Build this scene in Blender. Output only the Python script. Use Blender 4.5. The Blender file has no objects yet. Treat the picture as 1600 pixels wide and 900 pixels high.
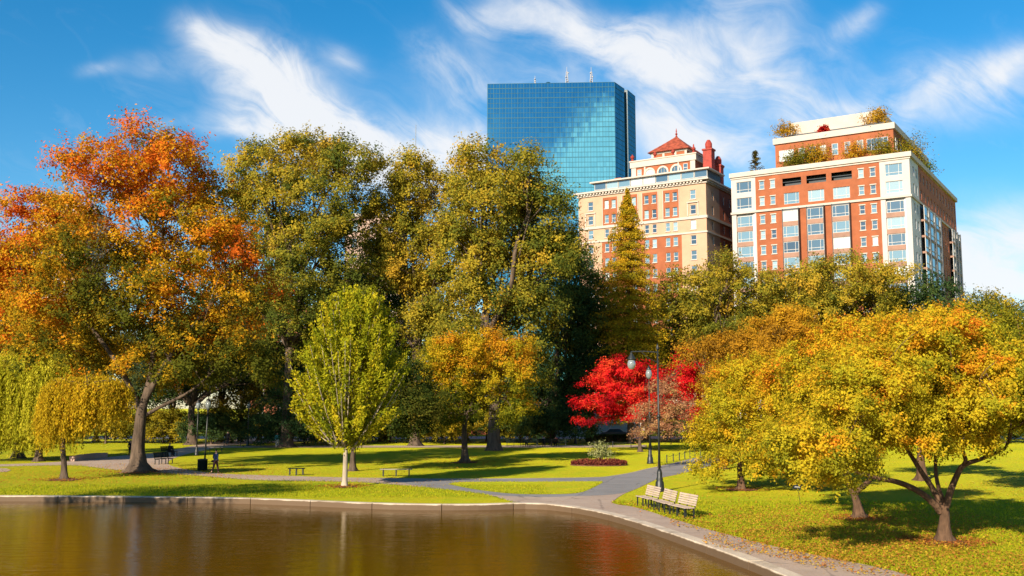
import bpy, bmesh, math, random
import numpy as np
from mathutils import Vector

S = bpy.context.scene
C = S.collection
R = math.radians
PI = math.pi

# ------------------------------------------------------------------ camera, sky, sun, exposure
EYE = 4.75
F = 1600.0
TH = math.atan(187 / F)
cam_d = bpy.data.cameras.new('camera'); cam_d.sensor_width = 36; cam_d.lens = 36
cam_d.clip_start = 0.5; cam_d.clip_end = 9000
cam = bpy.data.objects.new('camera', cam_d); C.objects.link(cam)
cam.location = (0, 0, EYE); cam.rotation_euler = (PI / 2 + TH, 0, 0)
S.camera = cam

SUN_AZ = (-0.50, -0.866)                     # towards the sun, on plan
SUN_EL = 25.0
sun_d = bpy.data.lights.new('sun', 'SUN'); sun_d.energy = 5.0; sun_d.angle = R(0.5); sun_d.color = (1.0, 0.87, 0.68)
sun = bpy.data.objects.new('sun', sun_d); C.objects.link(sun)
_n = math.hypot(*SUN_AZ)
sdir = Vector((SUN_AZ[0] / _n * math.cos(R(SUN_EL)), SUN_AZ[1] / _n * math.cos(R(SUN_EL)), math.sin(R(SUN_EL))))
sun.rotation_euler = sdir.to_track_quat('Z', 'Y').to_euler()
sun.location = (-60, -60, 80)

S.view_settings.view_transform = 'Standard'; S.view_settings.look = 'None'
S.view_settings.gamma = 1; S.view_settings.use_curve_mapping = False
S.view_settings.exposure = 0.92
S.cycles.max_bounces = 6; S.cycles.diffuse_bounces = 3; S.cycles.glossy_bounces = 3
S.cycles.transmission_bounces = 4; S.cycles.transparent_max_bounces = 4
S.cycles.use_denoising = True
S.cycles.sample_clamp_indirect = 6


def ray(u, v):
    x = (u - 800) / F; y = (450 - v) / F
    return np.array([x, math.cos(TH) - y * math.sin(TH), math.sin(TH) + y * math.cos(TH)])


def gp(u, v, z=0.0):                         # where the sight line meets the level z
    d = ray(u, v); t = (z - EYE) / d[2]
    return np.array([d[0] * t, d[1] * t, z])


def at(u, v, Y):                             # the point on the sight line at distance Y
    d = ray(u, v); t = Y / d[1]
    return np.array([d[0] * t, Y, EYE + d[2] * t])


class NT:
    def __init__(s, tree):
        s.t = tree; s.n = tree.nodes; s.l = tree.links

    def new(s, kind, **kw):
        nd = s.n.new(kind)
        for k, v in kw.items():
            setattr(nd, k, v)
        return nd

    def put(s, sock, val):
        if hasattr(val, 'is_output'):
            s.l.new(val, sock)
        elif val is not None:
            sock.default_value = val

    def m(s, op, a, b=None, c=None, clamp=False):
        nd = s.new('ShaderNodeMath', operation=op); nd.use_clamp = clamp
        s.put(nd.inputs[0], a)
        if b is not None: s.put(nd.inputs[1], b)
        if c is not None: s.put(nd.inputs[2], c)
        return nd.outputs[0]

    def mix(s, f, a, b):
        nd = s.new('ShaderNodeMix', data_type='RGBA')
        s.put(nd.inputs[0], f); s.put(nd.inputs[6], a); s.put(nd.inputs[7], b)
        return nd.outputs[2]

    def noise(s, vec, scale, detail=3, rough=0.5, dist=0.0):
        nd = s.new('ShaderNodeTexNoise')
        s.put(nd.inputs['Vector'], vec)
        nd.inputs['Scale'].default_value = scale; nd.inputs['Detail'].default_value = detail
        nd.inputs['Roughness'].default_value = rough; nd.inputs['Distortion'].default_value = dist
        return nd.outputs[0]

    def rng(s, val, a, b, c=0.0, d=1.0, smooth=False):
        nd = s.new('ShaderNodeMapRange')
        if smooth: nd.interpolation_type = 'SMOOTHSTEP'
        s.put(nd.inputs[0], val)
        for i, q in enumerate((a, b, c, d)): nd.inputs[1 + i].default_value = q
        return nd.outputs[0]

    def mapping(s, vec, scale=(1, 1, 1), rot=(0, 0, 0)):
        nd = s.new('ShaderNodeMapping'); s.put(nd.inputs[0], vec)
        nd.inputs['Scale'].default_value = scale; nd.inputs['Rotation'].default_value = rot
        return nd.outputs[0]


def c4(c):
    return (c[0], c[1], c[2], 1.0)


# sky: Nishita air, cirrus mixed in by direction
W = bpy.data.worlds.new('World'); S.world = W; W.use_nodes = True
w = NT(W.node_tree); w.n.clear()
out = w.new('ShaderNodeOutputWorld'); bg = w.new('ShaderNodeBackground')
w.l.new(bg.outputs[0], out.inputs[0])
sky = w.new('ShaderNodeTexSky', sky_type='NISHITA'); sky.sun_disc = False
sky.sun_elevation = R(SUN_EL); sky.sun_rotation = math.atan2(SUN_AZ[0], SUN_AZ[1])
sky.altitude = 0; sky.air_density = 1.0; sky.dust_density = 0.25; sky.ozone_density = 3.0
bg.inputs[1].default_value = 0.10
tc = w.new('ShaderNodeTexCoord'); gen = tc.outputs['Generated']
sx = w.new('ShaderNodeSeparateXYZ'); w.l.new(gen, sx.inputs[0])
az = w.m('ARCTAN2', sx.outputs[0], sx.outputs[1]); el = w.m('ARCSINE', sx.outputs[2])


def azel(d):
    d = d / np.linalg.norm(d)
    return math.atan2(d[0], d[1]), math.asin(d[2])


warp = w.noise(gen, 7.0, 3, 0.55)
warp2 = w.noise(w.mapping(gen, (1, 1, 1), (1.1, 0.4, 0.2)), 7.0, 3, 0.55)
azw = w.m('ADD', az, w.m('MULTIPLY', w.m('SUBTRACT', warp, 0.5), 0.085))
elw = w.m('ADD', el, w.m('MULTIPLY', w.m('SUBTRACT', warp2, 0.5), 0.075))
BLOBS = [(405, 108, 85, 50, 25, 1.3), (360, 75, 75, 26, 18, .9), (425, 155, 66, 54, 50, 1.25), (555, 195, 120, 42, 30, .8),
         (620, 225, 140, 52, 14, 1.25), (680, 235, 110, 60, 0, .9), (560, 240, 220, 70, 12, .45), (800, 110, 120, 60, 20, .45), (1000, 130, 220, 90, 20, .35), (700, 150, 120, 50, 20, .4), (535, 72, 36, 20, 25, .6), (160, 110, 34, 13, -12, .55),
         (255, 104, 50, 19, 5, .55), (695, 90, 85, 28, 22, .55), (375, 200, 100, 18, 3, .65), (960, 62, 170, 46, 26, .75),
         (1045, 115, 110, 40, 30, .7), (880, 28, 120, 26, 10, .65), (1130, 30, 130, 50, -30, .55), (1080, 210, 160, 34, 14, .9),
         (1330, 50, 46, 18, -32, .7), (1545, 100, 105, 20, -14, .65), (1480, 160, 200, 46, -6, .55), (1500, 110, 160, 50, -12, .5), (1260, 110, 150, 60, 32, .45), (1560, 430, 130, 80, 5, .7), (1150, 260, 120, 40, 15, .4), (1345, 150, 36, 10, -5, .5),
         (1570, 370, 110, 55, 8, .95), (1545, 440, 95, 36, 0, .75), (740, 18, 60, 18, 12, .5), (235, 186, 40, 8, 0, .4),
         (1220, 150, 120, 40, 35, .45), (1180, 90, 90, 40, 40, .4)]
spots = []
for u, v, ru, rv, ang, st in BLOBS:
    a, e = azel(ray(u, v)); spots.append((a, e, ru / F, rv / F, R(ang), st))
# cloud behind the camera, which the tower's glass mirrors: same angles, seen by reflection in its front
tower_n = np.array([-0.0481, -0.99884, 0.0]); tower_n /= np.linalg.norm(tower_n)
back = []
for u, v, ru, rv, ang, st in ((945, 205, 45, 34, -35, 1.2), (890, 275, 70, 45, -30, 1.3), (945, 290, 60, 80, 0, 1.3), (820, 300, 80, 34, -20, 0.9), (930, 235, 50, 40, -30, 1.1), (775, 200, 18, 60, 0, .45)):
    d = ray(u, v); a, e = azel(d - 2 * np.dot(d, tower_n) * tower_n)
    back.append((a - PI if a > 0 else a + PI, e, ru / F, rv / F, R(-ang), st))
spots += [(2.2, R(28), 0.5, 0.14, R(20), .55), (1.4, R(30), 0.3, 0.1, R(-15), .5), (-1.2, R(35), 0.4, 0.12, R(10), .5)]
az2 = w.m('ADD', w.m('ARCTAN2', w.m('MULTIPLY', sx.outputs[0], -1.0), w.m('MULTIPLY', sx.outputs[1], -1.0)), w.m('MULTIPLY', w.m('SUBTRACT', warp, 0.5), 0.06))
acc = accb = None
for bk_, (a, e, ra, rb, ph, st) in [(False, q) for q in spots] + [(True, q) for q in back]:
    da = w.m('SUBTRACT', az2 if bk_ else azw, a); de = w.m('SUBTRACT', e, elw)     # de points down, like the photo's rows
    p = w.m('ADD', w.m('MULTIPLY', da, math.cos(ph) / ra), w.m('MULTIPLY', de, math.sin(ph) / ra))
    q = w.m('ADD', w.m('MULTIPLY', da, -math.sin(ph) / rb), w.m('MULTIPLY', de, math.cos(ph) / rb))
    g = w.m('MULTIPLY', w.m('EXPONENT', w.m('MULTIPLY', w.m('ADD', w.m('MULTIPLY', p, p), w.m('MULTIPLY', q, q)), -0.9)), st)
    if bk_: accb = g if accb is None else w.m('ADD', accb, g)
    else: acc = g if acc is None else w.m('ADD', acc, g)
cmb = w.new('ShaderNodeCombineXYZ')
ph = R(24)
w.put(cmb.inputs[0], w.m('MULTIPLY', w.m('SUBTRACT', w.m('MULTIPLY', azw, math.cos(ph)), w.m('MULTIPLY', elw, math.sin(ph))), 9.0))
w.put(cmb.inputs[1], w.m('MULTIPLY', w.m('ADD', w.m('MULTIPLY', azw, math.sin(ph)), w.m('MULTIPLY', elw, math.cos(ph))), 23.0))
n1 = w.noise(cmb.outputs[0], 1.15, 8, 0.62, 0.7)
n2 = w.noise(gen, 14.0, 5, 0.6, 0.3)
nn = w.m('ADD', w.m('MULTIPLY', n1, 0.65), w.m('MULTIPLY', n2, 0.35))
den = w.m('MULTIPLY', acc, w.rng(nn, 0.33, 0.70, 0.18, 1.02))
den = w.m('MULTIPLY', w.rng(den, 0.02, 1.15, 0.0, 1.0, True), 0.92)
denb = w.rng(w.m('MULTIPLY', accb, w.rng(nn, 0.34, 0.62, 0.15, 1.15)), 0.08, 1.05, 0.0, 0.92, True)
veil = w.m('MULTIPLY', w.rng(n1, 0.5, 0.85), w.rng(el, 0.02, 0.40, 0.30, 0.06))
den = w.m('MAXIMUM', den, veil, clamp=True)
hs = w.new('ShaderNodeHueSaturation'); hs.inputs['Saturation'].default_value = 1.40; hs.inputs['Hue'].default_value = 0.494; hs.inputs['Value'].default_value = 0.82
w.l.new(sky.outputs[0], hs.inputs['Color'])
w.put(bg.inputs[0], w.mix(denb, w.mix(den, hs.outputs[0], (5.0, 5.05, 5.15, 1)), (11.5, 11.0, 10.5, 1)))   # cloud close to the sun is brighter

# ------------------------------------------------------------------ materials
MATS = {}


def bsdf(name):
    m = bpy.data.materials.new(name); m.use_nodes = True
    t = NT(m.node_tree); b = t.n['Principled BSDF']
    return m, t, b


def solid(name, rgb, rough=0.75, var=0.18, scale=1.5, bump=0.0, bscale=None, metal=0.0, rgb2=None, stretch=(1, 1, 1), spec=0.3):
    m, t, b = bsdf(name)
    co = t.mapping(t.new('ShaderNodeTexCoord').outputs['Object'], stretch)
    n = t.noise(co, scale, 5, 0.6)
    if rgb2 is None: rgb2 = tuple(c * (1 - 2 * var) for c in rgb)
    col = t.mix(t.rng(n, 0.3, 0.7), c4(rgb2), c4(tuple(min(1, c * (1 + var * 0.5)) for c in rgb)))
    t.put(b.inputs['Base Color'], col)
    b.inputs['Roughness'].default_value = rough; b.inputs['Metallic'].default_value = metal
    b.inputs['Specular IOR Level'].default_value = spec
    if bump:
        bn = t.new('ShaderNodeBump'); bn.inputs['Strength'].default_value = bump; bn.inputs['Distance'].default_value = 0.05
        t.put(bn.inputs['Height'], t.noise(co, bscale or scale * 6, 4, 0.6)); t.put(b.inputs['Normal'], bn.outputs[0])
    MATS[name] = m
    return m


def leaf_mat(name, trans=0.42):
    m = bpy.data.materials.new(name); m.use_nodes = True
    t = NT(m.node_tree); t.n.clear()
    o = t.new('ShaderNodeOutputMaterial')
    at_ = t.new('ShaderNodeAttribute', attribute_name='leafcol')
    d = t.new('ShaderNodeBsdfDiffuse'); tr = t.new('ShaderNodeBsdfTranslucent'); mx = t.new('ShaderNodeMixShader')
    t.l.new(at_.outputs['Color'], d.inputs[0])
    gm = t.new('ShaderNodeGamma'); gm.inputs[1].default_value = 0.9
    t.l.new(at_.outputs['Color'], gm.inputs[0]); t.l.new(gm.outputs[0], tr.inputs[0])
    mx.inputs[0].default_value = trans
    t.l.new(d.outputs[0], mx.inputs[1]); t.l.new(tr.outputs[0], mx.inputs[2])
    t.l.new(mx.outputs[0], o.inputs[0])
    return m


LEAF = leaf_mat('leaf')
solid('bark', (0.125, 0.086, 0.058), 0.9, 0.36, 3.4, 1.0, 13, stretch=(1, 1, 0.25))
solid('bark_pale', (0.42, 0.34, 0.25), 0.85, 0.2, 2.5, 0.5, 9, stretch=(1, 1, 0.35))
solid('bark_brown', (0.135, 0.075, 0.042), 0.9, 0.3, 3.5, 0.9, 14, stretch=(1, 1, 0.4))
solid('iron', (0.018, 0.021, 0.02), 0.45, 0.2, 6, spec=0.5)
solid('green_paint_shaded', (0.010, 0.020, 0.015), 0.9, 0.2, 4, spec=0.08)  # green deepened so tree shade over the benches sits in the colour
solid('bench_wood', (0.50, 0.385, 0.30), 0.7, 0.18, 3, 0.3, 20, stretch=(0.3, 3, 3))
solid('bench_wood_grey', (0.30, 0.26, 0.22), 0.75, 0.2, 3, stretch=(0.3, 3, 3))
solid('brick', (0.32, 0.098, 0.040), 0.85, 0.14, 0.5, 0.25, 3)
solid('brick_lifted', (0.42, 0.135, 0.07), 0.85, 0.14, 0.5, 0.25, 3)  # lighter than the front brick, to lift side walls standing in shade
solid('cream', (0.49, 0.305, 0.20), 0.85, 0.08, 0.35, 0.2, 3)
solid('limestone', (0.48, 0.42, 0.36), 0.8, 0.07, 0.4, 0.1, 3)
solid('white_stone', (0.46, 0.42, 0.385), 0.7, 0.06, 0.3)
solid('grey_stone', (0.62, 0.61, 0.61), 0.8, 0.1, 0.4)
solid('spandrel', (0.30, 0.17, 0.12), 0.7, 0.12, 0.5)
solid('frame_dark', (0.045, 0.055, 0.065), 0.5, 0.2, 2)
solid('frame_pale', (0.52, 0.50, 0.47), 0.6, 0.1, 2)
solid('roof_tile', (0.33, 0.07, 0.035), 0.8, 0.3, 1.2, 0.7, 6)
solid('red_clay', (0.33, 0.045, 0.03), 0.7, 0.2, 2)
solid('pink_stone', (0.48, 0.33, 0.26), 0.85, 0.1, 0.4)
solid('soil', (0.17, 0.080, 0.040), 0.95, 0.3, 4, 0.8, 12)
solid('skin', (0.45, 0.26, 0.18), 0.6, 0.05, 5)
solid('cloth_navy', (0.012, 0.03, 0.09), 0.85, 0.2, 8)
solid('cloth_black', (0.014, 0.014, 0.018), 0.85, 0.2, 8)
solid('cloth_maroon', (0.045, 0.016, 0.022), 0.85, 0.2, 8)
solid('cloth_red', (0.50, 0.03, 0.03), 0.85, 0.1, 8)
solid('cloth_blue', (0.03, 0.10, 0.30), 0.85, 0.1, 8)
solid('cloth_teal', (0.06, 0.28, 0.30), 0.85, 0.1, 8)
solid('cloth_white', (0.70, 0.68, 0.65), 0.85, 0.1, 8)
solid('hair', (0.03, 0.018, 0.012), 0.8, 0.2, 9)
solid('red_paint', (0.42, 0.02, 0.02), 0.3, 0.05, 3, spec=0.5)
solid('grey_paint', (0.10, 0.11, 0.12), 0.3, 0.05, 3, spec=0.5)
solid('rubber', (0.02, 0.02, 0.02), 0.9, 0.1, 3)
solid('plaque', (0.03, 0.04, 0.06), 0.4, 0.2, 8)
solid('antenna', (0.34, 0.33, 0.34), 0.5, 0.05, 1)
solid('mast_grey', (0.22, 0.24, 0.27), 0.5, 0.05, 1)


def lantern_mat():
    m, t, b = bsdf('lantern_glass')
    b.inputs['Base Color'].default_value = (0.26, 0.29, 0.29, 1); b.inputs['Roughness'].default_value = 0.12
    b.inputs['Transmission Weight'].default_value = 0.3
    MATS['lantern_glass'] = m


lantern_mat()


def window_glass():
    m, t, b = bsdf('window_glass')
    oi = t.new('ShaderNodeObjectInfo').outputs['Random']
    ge = t.new('ShaderNodeNewGeometry')
    r = t.m('FRACT', t.m('ADD', oi, t.m('MULTIPLY', ge.outputs['Random Per Island'], 3.7)))
    cr = t.new('ShaderNodeValToRGB'); cr.color_ramp.interpolation = 'CONSTANT'
    e = cr.color_ramp.elements
    e[0].position = 0; e[0].color = (0.05, 0.085, 0.11, 1)
    e[1].position = 0.40; e[1].color = (0.12, 0.20, 0.24, 1)
    for p, c in ((0.66, (0.25, 0.34, 0.36)), (0.84, (0.55, 0.56, 0.50)), (0.93, (0.02, 0.03, 0.04))):
        q = e.new(p); q.color = c4(c)
    t.l.new(r, cr.inputs[0]); t.put(b.inputs['Base Color'], cr.outputs[0])
    b.inputs['Roughness'].default_value = 0.06; b.inputs['Specular IOR Level'].default_value = 0.9
    b.inputs['IOR'].default_value = 1.9
    MATS['window_glass'] = m


window_glass()


def tower_glass():
    m, t, b = bsdf('tower_glass')
    co = t.new('ShaderNodeTexCoord').outputs['Object']
    sn = t.new('ShaderNodeVectorMath', operation='SNAP'); t.put(sn.inputs[0], co); sn.inputs[1].default_value = (2.1, 500, 3.7)
    wn = t.new('ShaderNodeTexWhiteNoise'); t.put(wn.inputs[0], sn.outputs[0])
    sub = t.new('ShaderNodeVectorMath', operation='SUBTRACT'); t.put(sub.inputs[0], wn.outputs['Color']); sub.inputs[1].default_value = (.5, .5, .5)
    sc = t.new('ShaderNodeVectorMath', operation='SCALE'); t.put(sc.inputs[0], sub.outputs[0]); sc.inputs['Scale'].default_value = 0.0045
    ad = t.new('ShaderNodeVectorMath', operation='ADD'); t.put(ad.inputs[0], t.new('ShaderNodeNewGeometry').outputs['Normal']); t.put(ad.inputs[1], sc.outputs[0])
    nm = t.new('ShaderNodeVectorMath', operation='NORMALIZE'); t.put(nm.inputs[0], ad.outputs[0])
    t.put(b.inputs['Normal'], nm.outputs[0])
    t.put(b.inputs['Base Color'], t.mix(t.rng(wn.outputs['Value'], 0, 1), (0.085, 0.30, 0.39, 1), (0.105, 0.35, 0.44, 1)))
    b.inputs['Metallic'].default_value = 1.0; b.inputs['Roughness'].default_value = 0.04
    MATS['tower_glass'] = m


tower_glass()
solid('tower_mullion', (0.02, 0.10, 0.14), 0.4, 0.1, 1)
solid('tower_dark', (0.012, 0.05, 0.08), 0.3, 0.1, 1)


def grass_mat():
    m, t, b = bsdf('grass')
    co = t.new('ShaderNodeTexCoord').outputs['Object']
    big = t.noise(co, 0.07, 4, 0.6); mid = t.noise(co, 0.55, 5, 0.65); fine = t.noise(co, 9.0, 4, 0.7)
    a = t.mix(t.rng(big, 0.35, 0.65), (0.27, 0.31, 0.008, 1), (0.42, 0.39, 0.008, 1))
    a = t.mix(t.rng(mid, 0.40, 0.66, 0, 0.75), a, (0.50, 0.35, 0.012, 1))
    a = t.mix(t.rng(fine, 0.35, 0.72, 0, 0.85), a, (0.17, 0.24, 0.008, 1))
    spk = t.noise(co, 5.0, 2, 0.5)
    ptc = t.noise(co, 0.22, 3, 0.6)
    a = t.mix(t.m('MULTIPLY', t.rng(spk, 0.60, 0.66), t.rng(ptc, 0.45, 0.65)), a, (0.38, 0.16, 0.03, 1))
    t.put(b.inputs['Base Color'], a)
    b.inputs['Roughness'].default_value = 0.9; b.inputs['Specular IOR Level'].default_value = 0.1
    if 'Diffuse Roughness' in b.inputs: b.inputs['Diffuse Roughness'].default_value = 1.0
    bn = t.new('ShaderNodeBump'); bn.inputs['Strength'].default_value = 1.0; bn.inputs['Distance'].default_value = 0.12
    t.put(bn.inputs['Height'], t.m('ADD', t.noise(co, 14.0, 4, 0.75), t.m('MULTIPLY', t.noise(co, 1.6, 3, .6), 1.2))); t.put(b.inputs['Normal'], bn.outputs[0])
    MATS['grass'] = m


grass_mat()


def path_mat(name, ca, cb, leaf=0.5):
    m, t, b = bsdf(name)
    co = t.new('ShaderNodeTexCoord').outputs['Object']
    a = t.mix(t.rng(t.noise(co, 0.25, 5, 0.65), 0.35, 0.65), c4(ca), c4(cb))
    a = t.mix(t.rng(t.noise(co, 30.0, 3, 0.6), 0.35, 0.7, 0, 0.45), a, c4(tuple(x * 0.6 for x in ca)))
    a = t.mix(t.m('MULTIPLY', t.rng(t.noise(co, 4.5, 2, .5), 0.63, 0.68), leaf), a, (0.40, 0.19, 0.05, 1))
    vo = t.new('ShaderNodeTexVoronoi', feature='DISTANCE_TO_EDGE'); t.put(vo.inputs['Vector'], t.mapping(co, (1, 1, 1))); vo.inputs['Scale'].default_value = 0.22
    crack = t.rng(t.m('ADD', vo.outputs['Distance'], t.m('MULTIPLY', t.noise(co, 1.3, 4, .7), 0.10)), 0.052, 0.062, 0.55, 0.0)
    a = t.mix(crack, a, c4(tuple(x * 0.35 for x in ca)))
    a = t.mix(t.rng(t.noise(co, 0.9, 5, .75), 0.52, 0.72, 0, 0.5), a, c4(tuple(x * 0.62 for x in ca)))
    t.put(b.inputs['Base Color'], a); b.inputs['Roughness'].default_value = 0.85
    bn = t.new('ShaderNodeBump'); bn.inputs['Strength'].default_value = 0.5; bn.inputs['Distance'].default_value = 0.02
    t.put(bn.inputs['Height'], t.noise(co, 40, 3, .6)); t.put(b.inputs['Normal'], bn.outputs[0])
    MATS[name] = m


path_mat('path', (0.39, 0.28, 0.21), (0.48, 0.36, 0.27))
path_mat('asphalt', (0.21, 0.20, 0.195), (0.28, 0.265, 0.255), 0.4)


def granite():
    m, t, b = bsdf('granite')
    co = t.new('ShaderNodeTexCoord').outputs['Object']
    a = t.mix(t.rng(t.noise(co, 0.6, 5, .7), .35, .65), (0.50, 0.40, 0.29, 1), (0.64, 0.53, 0.40, 1))
    a = t.mix(t.rng(t.noise(co, 22, 3, .6), .4, .75, 0, .5), a, (0.30, 0.22, 0.15, 1))
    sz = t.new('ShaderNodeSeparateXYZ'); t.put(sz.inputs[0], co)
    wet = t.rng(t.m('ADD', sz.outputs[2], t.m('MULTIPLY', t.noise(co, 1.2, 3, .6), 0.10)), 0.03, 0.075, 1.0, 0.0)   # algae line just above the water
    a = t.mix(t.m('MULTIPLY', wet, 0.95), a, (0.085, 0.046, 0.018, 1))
    t.put(b.inputs['Base Color'], a); b.inputs['Roughness'].default_value = 0.75
    MATS['granite'] = m


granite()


def water():
    m, t, b = bsdf('water')
    co = t.new('ShaderNodeTexCoord').outputs['Object']
    b.inputs['Base Color'].default_value = (0.105, 0.046, 0.001, 1)
    b.inputs['Roughness'].default_value = 0.015; b.inputs['IOR'].default_value = 1.33
    b.inputs['Specular IOR Level'].default_value = 0.5
    h1 = t.noise(t.mapping(co, (0.42, 1.15, 1), (0, 0, R(10))), 1.9, 3, 0.5, 0.4)
    h2 = t.noise(t.mapping(co, (1, 2.6, 1), (0, 0, R(-14))), 4.2, 3, 0.6)
    big = t.noise(co, 0.07, 2, 0.5)
    h = t.m('MULTIPLY', t.m('ADD', h1, t.m('MULTIPLY', h2, 0.30)), t.rng(big, 0.3, 0.7, 0.6, 1.15))
    bn = t.new('ShaderNodeBump'); bn.inputs['Strength'].default_value = 1.0; bn.inputs['Distance'].default_value = 0.020
    t.put(bn.inputs['Height'], h); t.put(b.inputs['Normal'], bn.outputs[0])
    MATS['water'] = m


water()


# ------------------------------------------------------------------ mesh helpers
class MB:
    def __init__(s):
        s.v = []; s.f = []

    def add(s, vs, fs):
        o = len(s.v); s.v += [tuple(p) for p in vs]; s.f += [tuple(o + i for i in f) for f in fs]
        return s

    def box(s, x0, x1, y0, y1, z0, z1):
        return s.add([(x0, y0, z0), (x1, y0, z0), (x1, y1, z0), (x0, y1, z0), (x0, y0, z1), (x1, y0, z1), (x1, y1, z1), (x0, y1, z1)],
                     [(0, 3, 2, 1), (4, 5, 6, 7), (0, 1, 5, 4), (1, 2, 6, 5), (2, 3, 7, 6), (3, 0, 4, 7)])

    def obox(s, c, ax, ay, az_, hx, hy, hz):                # oriented box: centre, three axes, half sizes
        c = np.array(c, float); ax, ay, az_ = (np.array(q, float) for q in (ax, ay, az_))
        vs = [c + ax * hx * i + ay * hy * j + az_ * hz * k for k in (-1, 1) for (i, j) in ((-1, -1), (1, -1), (1, 1), (-1, 1))]
        return s.add(vs, [(0, 3, 2, 1), (4, 5, 6, 7), (0, 1, 5, 4), (1, 2, 6, 5), (2, 3, 7, 6), (3, 0, 4, 7)])

    def quad(s, a, b, c, d):
        return s.add([a, b, c, d], [(0, 1, 2, 3)])

    def prism(s, poly, z0, z1):
        n = len(poly)
        return s.add([(p[0], p[1], z0) for p in poly] + [(p[0], p[1], z1) for p in poly],
                     [tuple(range(n))[::-1], tuple(range(n, 2 * n))] + [(i, (i + 1) % n, n + (i + 1) % n, n + i) for i in range(n)])

    def lathe(s, prof, n=12, c=(0, 0, 0)):                  # profile of (radius, z)
        vs = []; fs = []
        for r, z in prof:
            for i in range(n):
                a = 2 * PI * i / n; vs.append((c[0] + r * math.cos(a), c[1] + r * math.sin(a), c[2] + z))
        for k in range(len(prof) - 1):
            for i in range(n):
                j = (i + 1) % n; fs.append((k * n + i, k * n + j, (k + 1) * n + j, (k + 1) * n + i))
        fs.append(tuple(range(n))[::-1]); fs.append(tuple((len(prof) - 1) * n + i for i in range(n)))
        return s.add(vs, fs)

    def tube(s, pts, rad, n=7, wob=None):
        pts = np.array(pts, float); k = len(pts)
        if np.isscalar(rad): rad = [rad] * k
        t = np.gradient(pts, axis=0); t /= (np.linalg.norm(t, axis=1)[:, None] + 1e-9)
        ref = np.array([1.0, 0, 0]) if abs(t[0][0]) < 0.8 else np.array([0, 1.0, 0])
        vs = []
        for i in range(k):
            b = np.cross(t[i], ref); b /= np.linalg.norm(b) + 1e-9
            a = np.cross(b, t[i]); ref = a
            for j in range(n):
                an = 2 * PI * j / n
                r = rad[i] * (wob(i, j) if wob else 1)
                vs.append(pts[i] + r * (a * math.cos(an) + b * math.sin(an)))
        fs = [(i * n + j, i * n + (j + 1) % n, (i + 1) * n + (j + 1) % n, (i + 1) * n + j) for i in range(k - 1) for j in range(n)]
        fs += [tuple(range(n))[::-1], tuple((k - 1) * n + j for j in range(n))]
        return s.add(vs, fs)

    def build(s, name, mat, parent=None, smooth=False):
        me = bpy.data.meshes.new(name); me.from_pydata(s.v, [], s.f); me.update()
        me.materials.append(MATS[mat] if isinstance(mat, str) else mat)
        if smooth: me.polygons.foreach_set('use_smooth', [True] * len(me.polygons))
        o = bpy.data.objects.new(name, me); C.objects.link(o)
        if parent is not None: o.parent = parent
        return o


def tag(o, label=None, cat=None, group=None, kind=None):
    if label: o['label'] = label
    if cat: o['category'] = cat
    if group: o['group'] = group
    if kind: o['kind'] = kind
    return o


def empty(name, loc, rz=0, label=None, cat=None, group=None):
    o = bpy.data.objects.new(name, None); C.objects.link(o)
    o.empty_display_size = 0.3
    o.location = tuple(float(x) for x in loc); o.rotation_euler = (0, 0, rz)
    return tag(o, label, cat, group)


def dup(root, loc, rz=0, label=None, group=None):
    def cp(o, par):
        c = o.copy(); C.objects.link(c)
        if par is not None: c.parent = par
        for ch in list(o.children): cp(ch, c)
        return c
    r = cp(root, None); r.location = tuple(float(x) for x in loc); r.rotation_euler = (0, 0, rz)
    return tag(r, label, None, group)


def resample(P, step):
    P = np.array(P, float); d = np.r_[0, np.cumsum(np.linalg.norm(np.diff(P, axis=0), axis=1))]
    s = np.linspace(0, d[-1], max(2, int(d[-1] / step) + 1))
    return np.stack([np.interp(s, d, P[:, i]) for i in range(P.shape[1])], 1)


def smooth_line(P, it=3):
    P = np.array(P, float)
    for _ in range(it):                                    # Chaikin
        q = 0.75 * P[:-1] + 0.25 * P[1:]; r = 0.25 * P[:-1] + 0.75 * P[1:]
        P = np.vstack([P[:1], np.stack([q, r], 1).reshape(-1, P.shape[1]), P[-1:]])
    return P


def offset(P, d):                                          # to the left of the direction of travel
    t = np.gradient(P[:, :2], axis=0); t /= np.linalg.norm(t, axis=1)[:, None]
    return P[:, :2] + d * np.stack([-t[:, 1], t[:, 0]], 1)


def sheet(name, loops, z, mat, kind='structure'):
    bm = bmesh.new(); edges = []
    for lp in loops:
        vs = [bm.verts.new((float(p[0]), float(p[1]), z)) for p in lp]
        edges += [bm.edges.new((vs[i], vs[(i + 1) % len(vs)])) for i in range(len(vs))]
    bmesh.ops.triangle_fill(bm, edges=edges, use_beauty=True, use_dissolve=False)
    for f in bm.faces:
        f.normal_update()
        if f.normal.z < 0: f.normal_flip()
    me = bpy.data.meshes.new(name); bm.to_mesh(me); bm.free()
    me.materials.append(MATS[mat]); o = bpy.data.objects.new(name, me); C.objects.link(o)
    return tag(o, kind=kind)


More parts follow.
